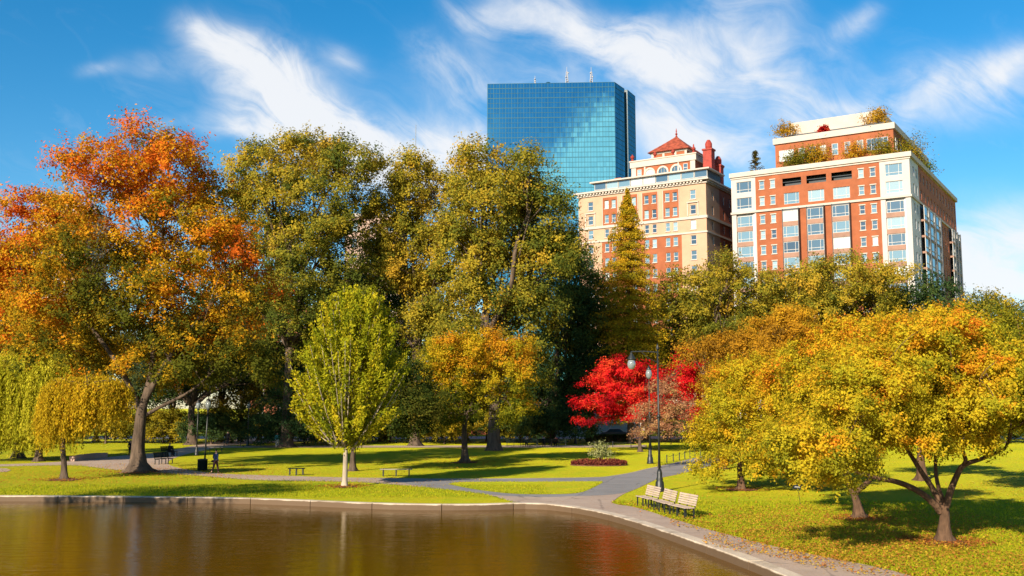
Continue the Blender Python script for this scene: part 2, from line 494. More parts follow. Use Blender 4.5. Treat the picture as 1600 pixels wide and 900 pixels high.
# ------------------------------------------------------------------ ground, pond, kerb, paths
KZ = 0.03
WZ = -0.25
kerb_px = [(-120, 775.5), (-60, 775), (0, 775), (150, 775.5), (300, 777), (400, 779), (500, 783), (570, 786), (640, 788), (700, 788.5), (760, 788),
           (812, 786), (850, 787), (900, 792.5), (950, 802.5), (1000, 817), (1050, 834), (1100, 851), (1150, 869), (1200, 888), (1240, 905)]
edge = [gp(u, v, KZ)[:2] for u, v in kerb_px] + [np.array(p) for p in ((9.3, 24.0), (11.2, 19), (13.5, 13), (16, 6), (19, -6), (20, -22), (8, -40), (-18, -44), (-36, -26), (-37, 0), (-33, 18), (-27, 34), (-29, 46), (-33, 53))]
edge = resample(smooth_line(edge, 3), 0.6)
loop = edge[:-1]
sheet('ground', [[(-4000, -600), (4000, -600), (4000, 5000), (-4000, 5000)], offset(edge, 0.42)[:-1]], 0.0, 'grass')
wm = MB(); wm.quad((-260, -120, WZ), (60, -120, WZ), (60, 75, WZ), (-260, 75, WZ)); wo = wm.build('water', 'water'); tag(wo, kind='structure')
kb = MB(); blk = 3.6; step = 0.6; nb = int(blk / step)
e_out = offset(edge, 0.5)
for i0 in range(0, len(edge) - nb, nb):
    if edge[i0][1] < -10: continue
    idx = list(range(i0, i0 + nb + 1))
    a = edge[idx].copy(); b = e_out[idx].copy()
    a[0] += (a[1] - a[0]) * 0.03; b[0] += (b[1] - b[0]) * 0.03; a[-1] -= (a[-1] - a[-2]) * 0.03; b[-1] -= (b[-1] - b[-2]) * 0.03
    n = len(idx)
    ch = offset(np.vstack([a]), 0.035)
    dz = random.Random(i0).uniform(-0.008, 0.008)
    vs = [(p[0], p[1], -0.7) for p in a] + [(p[0], p[1], KZ - 0.035 + dz) for p in a] + [(p[0], p[1], KZ + dz) for p in ch] + [(p[0], p[1], KZ + dz) for p in b] + [(p[0], p[1], -0.7) for p in b]
    fs = [(r * n + i, r * n + i + 1, (r + 1) * n + i + 1, (r + 1) * n + i) for r in range(4) for i in range(n - 1)]
    fs += [(0, n, 2 * n, 3 * n, 4 * n), (n - 1, 5 * n - 1, 4 * n - 1, 3 * n - 1, 2 * n - 1)]
    kb.add(vs, fs)
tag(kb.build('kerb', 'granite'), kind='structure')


def G(pts):
    return [gp(u, v)[:2] for u, v in pts]


def sm(pts, it=2):
    return [tuple(p) for p in smooth_line(np.array(G(pts)), it)]


# pond path: kerb side, then back along the lawns
k_side = [p for p in offset(edge, 0.48)]
ia = int(np.argmin([np.linalg.norm(p - gp(800, 784)[:2]) for p in k_side]))
ib = next(i for i in range(ia, len(k_side)) if k_side[i][1] < 2)
right_edge = sm([(956, 786), (965, 789), (981, 790.5), (1000, 795), (1020, 801), (1045, 809.5), (1065, 815), (1100, 826), (1150, 839), (1200, 852), (1290, 871), (1380, 888), (1430, 902), (1500, 925)]) + [(17.5, 14), (21, 3)]
fork_r = sm([(1115, 727), (1094, 732.5), (1057, 742), (1030, 747), (1009, 757), (995, 764), (976, 771), (963, 779), (956, 786)])
fork_far = sm([(943, 745.5), (985, 739), (1007, 733), (1042, 726), (1075, 718), (1105, 711), (1180, 703)])
upper = sm([(-60, 727), (60, 724), (115, 720), (150, 716.5), (185, 712.5), (235, 709), (271, 703.5), (313, 693.5), (350, 688.5), (413, 683), (520, 681)])
upper_b = sm([(520, 686), (439, 691), (385, 694), (350, 697), (322, 703), (285, 711), (262, 720), (262, 727), (290, 734), (341, 740.5), (420, 743), (535, 746.3), (587, 746.8), (680, 748), (740, 748), (820, 747.5), (900, 746.5), (943, 745.5)])
lower = sm([(800, 784.5), (788, 780.5), (760, 773), (723, 768), (680, 763.5), (640, 759.5), (603, 756.5), (565, 753.5), (535, 752.5), (420, 751), (379, 749.5), (322, 744.5), (247, 739), (190, 736), (140, 730), (118, 727), (60, 727.5), (-60, 731)])
main = upper + upper_b[1:] + fork_far[1:] + [tuple(gp(1180, 708)[:2])] + fork_r + right_edge[1:] + [tuple(k_side[i]) for i in range(ib, ia, -2)] + lower[1:]
sheet('path', [main], 0.012, 'path')
# grey asphalt walk crossing the junction, laid over the pond path
asp = sm([(590, 747.2), (680, 748.6), (740, 748.6), (820, 748), (900, 747), (943, 746), (985, 739.6), (1007, 733.6), (1042, 726.6), (1075, 718.6), (1105, 711.6), (1180, 703.5)]) + sm([(1180, 707.5), (1115, 726.5), (1094, 732), (1057, 741.5), (1030, 746.5), (1009, 756.5), (995, 763.5), (976, 770.5), (950, 774), (900, 775.5), (850, 777), (800, 776), (760, 772.5), (723, 767.5), (680, 763), (640, 757)])
sheet('park_path', [asp], 0.018, 'asphalt')
tri = sm([(700, 757), (712, 753.5), (760, 753), (850, 753), (930, 752.3), (944, 752.8), (938, 757), (922, 765), (905, 771.5), (870, 773), (815, 773), (780, 770.5), (735, 764.5), (700, 757)])[:-1]
sheet('lawn', [tri], 0.026, 'grass')
sheet('far_path', [G([(300, 700), (440, 699.5), (640, 699.5), (905, 699.5), (1010, 699)]) + G([(1010, 695.5), (905, 696), (640, 696.5), (440, 696.5), (330, 697)])], 0.03, 'path')
sheet('side_path', [G([(-80, 741), (10, 737.5), (17, 735), (10, 732), (-80, 731.5)])], 0.016, 'path')
sheet('road', [[(-400, 158), (400, 158), (400, 172), (-400, 172)]], 0.02, 'asphalt')

# ------------------------------------------------------------------ trees
def unit(n, rg):
    d = rg.normal(size=(n, 3)); return d / np.linalg.norm(d, axis=1)[:, None]


def leaf_mesh(name, P, N, L, Wd, col, parent, T=None, rg=None):
    n = len(P)
    N = N / (np.linalg.norm(N, axis=1)[:, None] + 1e-9)
    if T is None: T = unit(n, rg)
    T = T - N * np.sum(T * N, 1)[:, None]; T /= np.linalg.norm(T, axis=1)[:, None] + 1e-9
    B = np.cross(N, T)
    L = np.asarray(L).reshape(-1, 1); Wd = np.asarray(Wd).reshape(-1, 1)
    V = np.empty((n, 4, 3))
    V[:, 0] = P - T * L * 0.5; V[:, 1] = P + B * Wd * 0.5 - T * L * 0.06; V[:, 2] = P + T * L * 0.5; V[:, 3] = P - B * Wd * 0.5 - T * L * 0.06
    me = bpy.data.meshes.new(name)
    me.from_pydata(V.reshape(-1, 3), [], np.arange(4 * n).reshape(n, 4)); me.update()
    a = me.attributes.new('leafcol', 'FLOAT_COLOR', 'FACE')
    a.data.foreach_set('color', np.c_[np.clip(col, 0.002, 0.9), np.ones(n)].astype(np.float32).ravel())
    me.materials.append(LEAF)
    o = bpy.data.objects.new(name, me); C.objects.link(o)
    if parent is not None: o.parent = parent
    return o


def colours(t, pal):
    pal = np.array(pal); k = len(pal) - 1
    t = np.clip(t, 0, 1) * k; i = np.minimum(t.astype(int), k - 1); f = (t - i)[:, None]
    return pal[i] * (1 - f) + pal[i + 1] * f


def bez(a, b, c, n):
    t = np.linspace(0, 1, n)[:, None]
    return (1 - t) ** 2 * a + 2 * t * (1 - t) * b + t ** 2 * c


def trunk_mesh(root, bark, r0, fork, tips, rg, K=6, limbs=(), lean=(0, 0), mat_name='trunk', sub=10, flare=1.0):
    mb = MB()
    top = np.array([lean[0], lean[1], fork])
    k = 9
    zs = np.array([-0.15, 0.0, 0.15, 0.4, 0.9]) * max(0.6, r0 / 0.3); zs = np.r_[zs, np.linspace(max(zs[-1] * 1.4, 0.3 * fork), fork, k)]
    zs = zs[zs <= fork]
    f = np.clip(zs / fork, 0, 1)
    pts = np.stack([lean[0] * f ** 1.5 + 0.25 * r0 * np.sin(f * 5 + rg.uniform(0, 6)) * f, lean[1] * f ** 1.5 + 0.25 * r0 * np.sin(f * 4 + 2) * f, zs], 1)
    rad = r0 * (1 - 0.30 * np.clip(f, 0, 1)) * (1 + flare * 0.85 * np.exp(-np.clip(zs, 0, None) / (0.55 * r0 + 0.12)))
    ph = rg.uniform(0, 6)
    mb.tube(pts, rad, 14, wob=lambda i, j: 1 + (0.22 * flare * math.exp(-max(zs[i], 0) / (0.8 * r0 + .1)) + 0.05) * math.sin(5 * 2 * PI * j / 14 + ph) + 0.05 * math.sin(3 * 2 * PI * j / 14 + i))
    nodes = [pts[-1], pts[-3]]; nrad = [rad[-1] * 0.75, rad[-3] * 0.6]
    for lp, ra, rb in limbs:
        lp = smooth_line(lp, 2); rr = np.linspace(ra, rb, len(lp)); mb.tube(lp, rr, 9)
        for i in range(len(lp) // 3, len(lp)): nodes.append(lp[i]); nrad.append(rr[i] * 0.8)
    if len(tips):
        tips = np.array(tips)
        ctr = [tips[rg.integers(len(tips))]]
        while len(ctr) < min(K, len(tips)):
            d = np.min([np.linalg.norm(tips - c, axis=1) for c in ctr], axis=0); ctr.append(tips[np.argmax(d * rg.uniform(.6, 1, len(d)))])
        ctr = np.array(ctr)
        lab = np.argmin([np.linalg.norm(tips - c, axis=1) for c in ctr], axis=0)
        for c in range(len(ctr)):
            mem = tips[lab == c]
            if not len(mem): continue
            mean = mem.mean(0)
            nd = np.array(nodes); i = int(np.argmin(np.linalg.norm(nd - mean, axis=1) + 0.5 * np.abs(nd[:, 2] - fork)))
            st = nd[i]; ln = np.linalg.norm(mean - st)
            ctl = st + (mean - st) * 0.4 + np.array([0, 0, 0.22 * ln]) + rg.normal(size=3) * 0.05 * ln
            lp = bez(st, ctl, mean, 9); lp[1:-1] += rg.normal(size=(7, 3)) * 0.02 * ln
            ra = min(nrad[i], r0 * 0.55); rr = np.linspace(ra, ra * 0.28, 9); mb.tube(lp, rr, 7)
            sel = mem if len(mem) <= sub else mem[rg.choice(len(mem), sub, replace=False)]
            for tp in sel:
                j = int(rg.integers(3, 9)); s2 = lp[j]; l2 = np.linalg.norm(tp - s2)
                q = bez(s2, s2 + (tp - s2) * 0.5 + np.array([0, 0, 0.12 * l2]) + rg.normal(size=3) * 0.06 * l2, tp, 6)
                mb.tube(q, np.linspace(rr[j] * 0.6, max(0.012, rr[j] * 0.12), 6), 5)
    return mb.build(mat_name, bark, root, smooth=True)


def px_lobes(lobes, base, Y, rg, deep=0.8, flat=None):
    """lobes drawn in the photograph's pixels -> ellipsoids in metres round the tree's foot, with real depth"""
    k = Y / F
    c = []; r = []
    us = [l[0] for l in lobes]; ru = [l[2] for l in lobes]
    u0 = (min(u - q for u, q in zip(us, ru)) + max(u + q for u, q in zip(us, ru))) / 2
    Rw = (max(u + q for u, q in zip(us, ru)) - min(u - q for u, q in zip(us, ru))) / 2 * k
    for l in lobes:
        dx = (l[0] - u0) * k
        ry = max(math.sqrt(max(Rw ** 2 - dx ** 2, 0)) * deep * 0.8, l[2] * k * 0.8, 0.3 * Rw)
        ry = min(ry, 1.5 * l[2] * k + 1)
        off = (l[4] if len(l) > 4 else rg.uniform(-0.35, 0.35) * Rw * deep)
        p = at(l[0], l[1], Y) - base; p = p + np.array([0, off, 0])
        c.append(p); r.append((l[2] * k, ry, l[3] * k))
    return np.array(c), np.array(r)


def crown_points(cen, rad, ncl, rc, nleaf, rg, flat=0.7, shell=0.45, spray=9, droop=0.0, sub_r=0.34, up=0.15, stretch=1.3):
    wt = np.prod(rad, axis=1) ** 0.70; wt /= wt.sum()
    li = rg.choice(len(cen), ncl, p=wt)
    d = unit(ncl, rg); d[:, 2] = np.where(d[:, 2] < -0.5, -d[:, 2] * 0.6, d[:, 2])
    fr = shell + (1.04 - shell) * np.sqrt(rg.random(ncl))
    CP = cen[li] + d * rad[li] * fr[:, None]
    cr = rc * rg.uniform(0.55, 1.45, ncl)
    # sprays inside a clump
    ns = ncl * spray
    si = np.repeat(np.arange(ncl), spray)
    sd = unit(ns, rg); sd = sd + 0.55 * d[si] + np.array([0, 0, up - droop]); sd /= np.linalg.norm(sd, axis=1)[:, None]
    SP = CP[si] + sd * (cr[si] * rg.uniform(0.35, 1.1, ns))[:, None] * np.array([1, 1, flat])
    wgt = cr[si] ** 2; wgt /= wgt.sum()
    k = rg.choice(ns, nleaf, p=wgt)
    along = rg.uniform(-0.9, 0.9, nleaf)[:, None] * sd[k] * (cr[si[k]] * sub_r * stretch)[:, None]
    P = SP[k] + along + rg.normal(size=(nleaf, 3)) * (cr[si[k]] * sub_r * 0.55)[:, None] * np.array([1, 1, 0.8])
    if droop: P[:, 2] -= droop * np.abs(rg.normal(size=nleaf)) * cr[si[k]] * 0.6
    outd = d[li[si[k]] * 0 + si[k]]
    N = 0.40 * outd + 0.65 * sd[k] + np.array([0, 0, 0.30]) + 0.50 * rg.normal(size=(nleaf, 3))
    return P, N, k, si[k], CP, cr


def tree(name, label, cat, base_px, lobes, pal, leaf, ncl, rc, nleaf, r0, fork, seed, bark='bark', group=None, tfn=None, tvar=(0.22, 0.12, 0.10),
         flat=0.7, shell=0.45, K=6, limbs_px=(), lean=(0, 0), droop=0.0, deep=0.8, aspect=0.62, sub=10, spray=9, base=None, flare=1.0, sub_r=0.34, up=0.15, stretch=1.3, browse=None):
    rg = np.random.default_rng(seed)
    leaf *= 0.76; nleaf = int(nleaf * 1.6)                  # many small leaves
    b = gp(*base_px) if base is None else np.array(base, float)
    Y = b[1]
    root = empty(name, b, 0, label, cat, group)
    cen, rad = px_lobes(lobes, b, Y, rg, deep)
    P, N, kk, ci, CP, cr = crown_points(cen, rad, ncl, rc, nleaf, rg, flat, shell, spray, droop, sub_r, up, stretch)
    ok = P[:, 2] > (0.25 if browse is None else browse(800 + (P[:, 0] + b[0]) * F / Y, rg.random(len(P)))); P = P[ok]; N = N[ok]; kk = kk[ok]; ci = ci[ok]
    n = len(P)
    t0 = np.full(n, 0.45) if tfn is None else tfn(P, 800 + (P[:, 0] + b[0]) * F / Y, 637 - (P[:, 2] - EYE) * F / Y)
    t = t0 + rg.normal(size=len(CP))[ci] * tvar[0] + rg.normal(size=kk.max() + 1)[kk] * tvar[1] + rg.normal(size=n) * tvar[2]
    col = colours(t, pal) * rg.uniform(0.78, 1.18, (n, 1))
    L = leaf * rg.uniform(0.55, 1.5, n)
    leaf_mesh('crown', P, N, L, L * aspect, col, root, rg=rg)
    limbs = [([at(u, v, Y) - b + np.array([0, (i / max(1, len(l) - 1)) * dy, 0]) for i, (u, v) in enumerate(l)], ra, rb) for l, dy, ra, rb in limbs_px]
    trunk_mesh(root, bark, r0, fork, CP[::2], rg, K, limbs, lean, sub=sub, flare=flare)
    return root


def pick(*a): return a


GREEN = [(0.030, 0.048, 0.010), (0.055, 0.080, 0.012), (0.10, 0.115, 0.014), (0.18, 0.15, 0.016)]
OLIVE = [(0.045, 0.062, 0.010), (0.095, 0.105, 0.012), (0.170, 0.150, 0.014), (0.235, 0.190, 0.016), (0.27, 0.185, 0.018)]
ORANGE = [(0.075, 0.080, 0.010), (0.20, 0.145, 0.010), (0.46, 0.25, 0.012), (0.56, 0.185, 0.012), (0.56, 0.105, 0.012)]
DARK = [(0.014, 0.030, 0.012), (0.026, 0.048, 0.016), (0.045, 0.066, 0.016), (0.08, 0.085, 0.016)]
YELLOW = [(0.15, 0.155, 0.012), (0.33, 0.29, 0.016), (0.50, 0.375, 0.018), (0.56, 0.31, 0.016), (0.52, 0.15, 0.014)]
RED = [(0.16, 0.008, 0.012), (0.50, 0.010, 0.016), (0.75, 0.020, 0.022), (0.75, 0.10, 0.03)]


def amp(pal, k):
    return [tuple(min(0.62, c * k) for c in p) for p in pal]


GREEN = amp(GREEN, 1.6); OLIVE = [(min(.6, r * 1.95), g * 1.78, b * 1.9) for r, g, b in OLIVE]; DARK = amp(DARK, 1.9); ORANGE = amp(ORANGE, 1.3); YELLOW = amp(YELLOW, 1.1)


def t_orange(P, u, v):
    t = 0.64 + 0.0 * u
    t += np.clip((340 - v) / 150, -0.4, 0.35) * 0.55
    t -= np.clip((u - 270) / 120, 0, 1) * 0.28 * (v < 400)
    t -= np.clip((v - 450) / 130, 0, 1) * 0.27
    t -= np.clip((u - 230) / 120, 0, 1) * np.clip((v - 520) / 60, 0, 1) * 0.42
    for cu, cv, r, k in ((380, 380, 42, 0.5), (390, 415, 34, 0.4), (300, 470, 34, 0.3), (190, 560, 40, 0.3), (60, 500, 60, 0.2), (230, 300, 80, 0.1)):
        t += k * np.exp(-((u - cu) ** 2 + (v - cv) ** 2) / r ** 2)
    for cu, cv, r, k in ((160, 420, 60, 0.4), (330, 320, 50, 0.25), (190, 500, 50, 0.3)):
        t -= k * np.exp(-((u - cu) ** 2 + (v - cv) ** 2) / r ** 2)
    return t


tree('maple_tree', 'tall spreading maple with bright orange top, thick trunk at the path fork near the pond', 'tree', (215, 738),
     [(243, 240, 34, 34), (275, 254, 30, 36), (208, 252, 32, 34), (172, 258, 30, 30), (138, 280, 28, 24), (160, 305, 46, 32), (225, 300, 66, 42), (302, 278, 34, 36), (322, 305, 24, 34), (210, 350, 100, 50), (290, 350, 60, 60), (130, 410, 70, 50), (230, 430, 120, 70),
      (345, 400, 50, 60), (378, 400, 38, 36), (375, 460, 55, 40), (120, 490, 100, 60), (60, 500, 60, 50), (230, 520, 130, 60), (330, 550, 80, 55), (200, 575, 110, 45), (120, 560, 60, 40), (380, 580, 45, 45), (275, 600, 60, 30), (250, 470, 50, 36), (200, 450, 40, 30)],
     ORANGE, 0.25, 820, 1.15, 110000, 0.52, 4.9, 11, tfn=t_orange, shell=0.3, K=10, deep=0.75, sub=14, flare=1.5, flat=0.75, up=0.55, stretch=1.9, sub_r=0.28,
     limbs_px=[([(222, 640), (232, 600), (236, 560), (238, 500), (240, 430)], 1, 0.34, 0.16), ([(226, 650), (250, 635), (278, 622), (305, 605), (330, 580)], 0.5, 0.16, 0.06),
               ([(218, 640), (200, 590), (170, 540), (130, 490)], -1, 0.26, 0.10), ([(224, 630), (262, 560), (310, 500), (360, 440)], 0, 0.26, 0.09)])
tree('maple_tree', 'orange maple at the left edge of the photo, behind the weeping willow', 'tree', (28, 716),
     [(65, 335, 42, 30), (45, 380, 70, 46), (20, 440, 80, 60), (90, 430, 60, 50), (40, 510, 90, 60), (-40, 470, 70, 70), (-10, 560, 90, 60), (100, 540, 60, 50), (-60, 400, 50, 50), (75, 318, 30, 18), (110, 350, 36, 30)],
     ORANGE, 0.29, 460, 1.3, 64000, 0.42, 5.5, 12, tfn=lambda P, u, v: 0.85 - np.clip((v - 440) / 130, 0, 1) * 0.32 + 0.1 * np.sin(u / 17) - 0.25 * np.exp(-((u - 140) / 50) ** 2), shell=0.3, K=7, flat=0.5)
tree('elm_tree', 'tall rounded olive green elm with sky showing through its upper limbs', 'tree', (447, 699),
     [(398, 262, 44, 42), (440, 235, 50, 26), (490, 238, 52, 30), (545, 262, 46, 36), (575, 285, 28, 30), (385, 330, 44, 55), (440, 300, 60, 50), (510, 310, 60, 50), (560, 330, 38, 44),
      (470, 360, 56, 44), (530, 370, 46, 46), (400, 370, 50, 44), (465, 470, 60, 50), (540, 500, 40, 40), (400, 420, 70, 60), (480, 420, 60, 60), (550, 440, 45, 60), (440, 520, 80, 60), (510, 540, 70, 60)],
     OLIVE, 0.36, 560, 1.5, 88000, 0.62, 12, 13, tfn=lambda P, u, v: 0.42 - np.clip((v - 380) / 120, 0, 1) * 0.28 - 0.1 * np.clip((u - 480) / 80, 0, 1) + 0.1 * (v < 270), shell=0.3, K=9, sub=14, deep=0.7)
tree('elm_tree', 'yellowish olive elm whose narrow top rises below the thin radio mast', 'tree', (648, 697),
     [(645, 262, 20, 28), (640, 300, 30, 34), (615, 330, 42, 36), (690, 305, 38, 40), (600, 375, 36, 36), (650, 370, 60, 50), (700, 380, 50, 50), (630, 430, 55, 45), (690, 450, 55, 50), (700, 520, 50, 60), (660, 500, 40, 50)],
     OLIVE, 0.36, 380, 1.45, 60000, 0.55, 10, 14, tfn=lambda P, u, v: 0.60 - np.clip((v - 420) / 120, 0, 1) * 0.25, shell=0.35, K=8, deep=0.8, droop=0.3)
tree('elm_tree', 'tallest olive green tree, its ragged top overlapping the left edge of the glass tower', 'tree', (772, 704),
     [(748, 248, 34, 24), (735, 280, 42, 34), (780, 285, 36, 30), (822, 262, 24, 24), (828, 295, 28, 32), (760, 330, 60, 50), (820, 350, 56, 54), (868, 320, 22, 34), (730, 390, 50, 60), (790, 410, 70, 60), (850, 410, 50, 56),
      (880, 390, 26, 40), (750, 480, 70, 60), (820, 490, 60, 60), (720, 560, 50, 55), (790, 570, 70, 60)],
     OLIVE, 0.36, 520, 1.55, 80000, 0.70, 11, 15, tfn=lambda P, u, v: 0.50 - np.clip((u - 770) / 110, 0, 1) * 0.24 - np.clip((v - 470) / 120, 0, 1) * 0.15 + 0.1 * (v < 290), shell=0.35, K=9, deep=0.75, sub=12, flare=0.6, droop=0.2)
tree('beech_tree', 'massive dark green tree left of the red maple, hanging almost to the lawn', 'tree', (862, 692),
     [(890, 400, 30, 36), (905, 440, 40, 40), (870, 470, 50, 50), (920, 500, 40, 50), (880, 540, 66, 60), (930, 570, 34, 50), (850, 590, 50, 50), (900, 610, 50, 46), (850, 640, 36, 34), (905, 645, 30, 22)],
     DARK, 0.34, 330, 1.6, 52000, 0.55, 6, 16, tfn=lambda P, u, v: 0.42 + 0.25 * np.clip((460 - v) / 60, 0, 1) - 0.1 * np.clip((v - 520) / 60, 0, 1), shell=0.4, K=7, droop=0.5)
tree('evergreen_tree', 'dark shaded tree filling the gap between the two elms behind the upright young tree', 'tree', (600, 690),
     [(590, 420, 40, 40), (530, 480, 46, 50), (490, 560, 40, 50), (560, 470, 45, 50), (620, 480, 46, 50), (580, 540, 70, 60), (640, 560, 40, 50), (600, 610, 80, 45), (540, 590, 50, 50)],
     DARK, 0.38, 280, 1.7, 40000, 0.5, 7, 17, shell=0.4, K=6, droop=0.4)
tree('oak_tree', 'olive tree with a thick double trunk standing behind the lamps on the left', 'tree', (299, 695),
     [(400, 490, 44, 40), (360, 530, 60, 45), (420, 545, 40, 45), (330, 580, 80, 40), (400, 600, 55, 40), (260, 590, 60, 34), (200, 570, 60, 40), (430, 490, 24, 30)],
     [(0.025, 0.042, 0.022), (0.045, 0.066, 0.028), (0.09, 0.10, 0.024), (0.22, 0.15, 0.016)], 0.34, 300, 1.5, 42000, 0.55, 5.0, 18,
     tfn=lambda P, u, v: 0.35 + 0.5 * np.exp(-((u - 425) ** 2 + (v - 490) ** 2) / 45 ** 2), shell=0.4, K=7)
tree('dark_tree', 'dark drooping tree with its trunk just right of the pale young trunk', 'tree', (551, 736),
     [(585, 570, 40, 36), (625, 590, 46, 40), (570, 620, 46, 36), (640, 630, 46, 36), (600, 655, 60, 26), (655, 655, 26, 24)],
     [(0.022, 0.040, 0.010), (0.050, 0.070, 0.012), (0.095, 0.100, 0.014), (0.16, 0.12, 0.016)], 0.20, 220, 0.85, 30000, 0.22, 2.6, 19, shell=0.4, K=5, droop=0.5)
tree('ornamental_tree', 'golden topped round tree on the middle lawn, orange leaves over green lower boughs', 'tree', (726, 723),
     [(745, 548, 50, 30), (700, 562, 36, 34), (795, 560, 34, 34), (680, 590, 34, 34), (740, 590, 60, 40), (805, 600, 32, 36), (700, 620, 46, 34), (770, 625, 52, 34), (745, 650, 60, 24), (810, 640, 24, 24), (690, 650, 30, 20)],
     [(0.08, 0.10, 0.010), (0.21, 0.20, 0.012), (0.40, 0.31, 0.014), (0.56, 0.35, 0.016), (0.58, 0.25, 0.016)], 0.20, 330, 0.85, 46000, 0.30, 3.6, 20,
     tfn=lambda P, u, v: 0.66 - np.clip((v - 560) / 90, 0, 1) * 0.52 + 0.12 * np.clip((u - 740) / 60, 0, 1), shell=0.4, K=7, flare=1.5)
tree('red_maple', 'brilliant scarlet Japanese style maple behind the street lamps', 'tree', (1000, 706),
     [(965, 585, 34, 22), (940, 605, 30, 18), (1005, 590, 38, 26), (930, 632, 26, 14), (975, 620, 44, 22), (1030, 610, 40, 30), (1068, 590, 26, 26), (1060, 630, 34, 26), (960, 650, 40, 12), (920, 657, 20, 8), (1010, 645, 40, 20), (1080, 650, 26, 26), (1085, 605, 22, 30), (1065, 565, 22, 20)],
     RED, 0.24, 290, 0.9, 42000, 0.2, 2.2, 21, tfn=lambda P, u, v: 0.52 + 0.0 * u, shell=0.35, K=7, flat=0.35, deep=0.9)
tree('bronze_tree', 'thin bronze leaved young tree in front of the scarlet maple', 'tree', (1030, 731),
     [(1035, 615, 26, 26), (1050, 645, 28, 26), (1015, 645, 24, 24), (1035, 672, 36, 18), (1010, 675, 18, 12)],
     [(0.22, 0.10, 0.06), (0.40, 0.18, 0.09), (0.50, 0.27, 0.13), (0.44, 0.30, 0.10)], 0.17, 120, 0.58, 7600, 0.09, 2.4, 22, shell=0.3, K=5, sub=14, aspect=0.5)
tree('copper_tree', 'copper orange tree behind the leftmost yellow ornamental tree', 'tree', (1128, 733),
     [(1095, 560, 36, 28), (1140, 545, 36, 24), (1135, 595, 44, 34), (1180, 560, 40, 34), (1215, 515, 40, 26), (1250, 500, 34, 20), (1190, 610, 50, 40), (1135, 640, 30, 30), (1240, 540, 50, 36)],
     [(0.16, 0.09, 0.016), (0.38, 0.19, 0.016), (0.52, 0.26, 0.018), (0.58, 0.33, 0.02)], 0.20, 300, 0.85, 38000, 0.25, 2.8, 23, tfn=lambda P, u, v: 0.5 + 0.2 * np.clip((u - 1150) / 80, -0.5, 1), shell=0.4, K=7)
for i, (bx, lob, lab, sd, tt) in enumerate((
        ((1122, 691), [(1075, 455, 40, 34), (1125, 440, 44, 30), (1175, 450, 34, 32), (1060, 500, 40, 36), (1120, 500, 60, 40), (1190, 495, 36, 40), (1090, 550, 60, 36), (1160, 545, 56, 36), (1040, 480, 20, 30)], 'round green tree below the cream and brick hotel', 24, 0.5),
        ((1335, 691), [(1240, 450, 34, 30), (1295, 432, 34, 30), (1350, 432, 32, 26), (1390, 445, 36, 30), (1265, 490, 46, 36), (1330, 480, 60, 40), (1400, 480, 30, 30), (1290, 540, 70, 40), (1380, 530, 60, 40), (1215, 480, 26, 34)], 'broad olive tree below the white framed brick apartment block', 25, 0.56),
        ((1215, 688), [(1200, 470, 34, 34), (1225, 500, 40, 40), (1190, 530, 40, 40), (1230, 560, 50, 40)], 'small dark green tree between the two street trees by the buildings', 26, 0.4))):
    tree('street_tree', lab, 'tree', bx, lob, OLIVE, 0.36, 300 if i < 2 else 140, 1.5, 38000 if i < 2 else 18000, 0.45, 9, sd, shell=0.4, K=7,
         tfn=lambda P, u, v, q=tt: q - np.clip((v - 460) / 90, 0, 1) * 0.3, group='street trees below the buildings')

# the four small spreading trees of the near right lawn
YG = 'yellow ornamental trees on the right lawn'


def t_yel(P, u, v):
    return 0.55 + np.clip((560 - v) / 120, -0.5, 1) * 0.22 - np.clip((v - 640) / 120, 0, 1) * 0.10 + 0.06 * np.sin(u / 23) - 0.25 * np.clip((u - 1500) / 60, 0, 1) * np.clip((v - 540) / 50, 0, 1)


tree('ornamental_tree', 'farthest yellow spreading tree, left of the others, its boughs hanging by the benches', 'tree', (1158, 766),
     [(1170, 590, 50, 36), (1130, 640, 46, 40), (1200, 620, 60, 46), (1250, 590, 50, 50), (1110, 690, 34, 34), (1160, 690, 50, 40), (1225, 680, 56, 44), (1105, 728, 24, 26), (1200, 725, 36, 26), (1255, 735, 22, 26), (1280, 650, 46, 50)],
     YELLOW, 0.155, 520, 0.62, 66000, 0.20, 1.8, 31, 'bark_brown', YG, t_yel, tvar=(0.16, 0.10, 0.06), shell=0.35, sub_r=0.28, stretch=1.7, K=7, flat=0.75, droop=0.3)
tree('ornamental_tree', 'middle yellow spreading tree with a curved forked trunk', 'tree', (1343, 811),
     [(1290, 560, 60, 46), (1350, 530, 60, 40), (1410, 540, 50, 46), (1270, 620, 50, 46), (1330, 600, 70, 50), (1400, 610, 50, 50), (1290, 680, 56, 36), (1360, 670, 60, 40), (1240, 600, 40, 50), (1300, 710, 40, 18)],
     YELLOW, 0.135, 520, 0.52, 66000, 0.19, 1.35, 32, 'bark_brown', YG, t_yel, tvar=(0.16, 0.10, 0.06), shell=0.35, sub_r=0.28, stretch=1.7, K=7, flat=0.75, droop=0.3, lean=(-0.28, 0), flare=1.4, browse=lambda u, r: np.where(u > 1270, 2.4 + 0.5 * r ** 2, 1.4),
     limbs_px=[([(1334, 770), (1326, 752), (1324, 735), (1313, 712), (1300, 690)], 0.2, 0.15, 0.07), ([(1336, 770), (1352, 757), (1364, 742), (1368, 715), (1375, 690)], -0.3, 0.14, 0.06)])
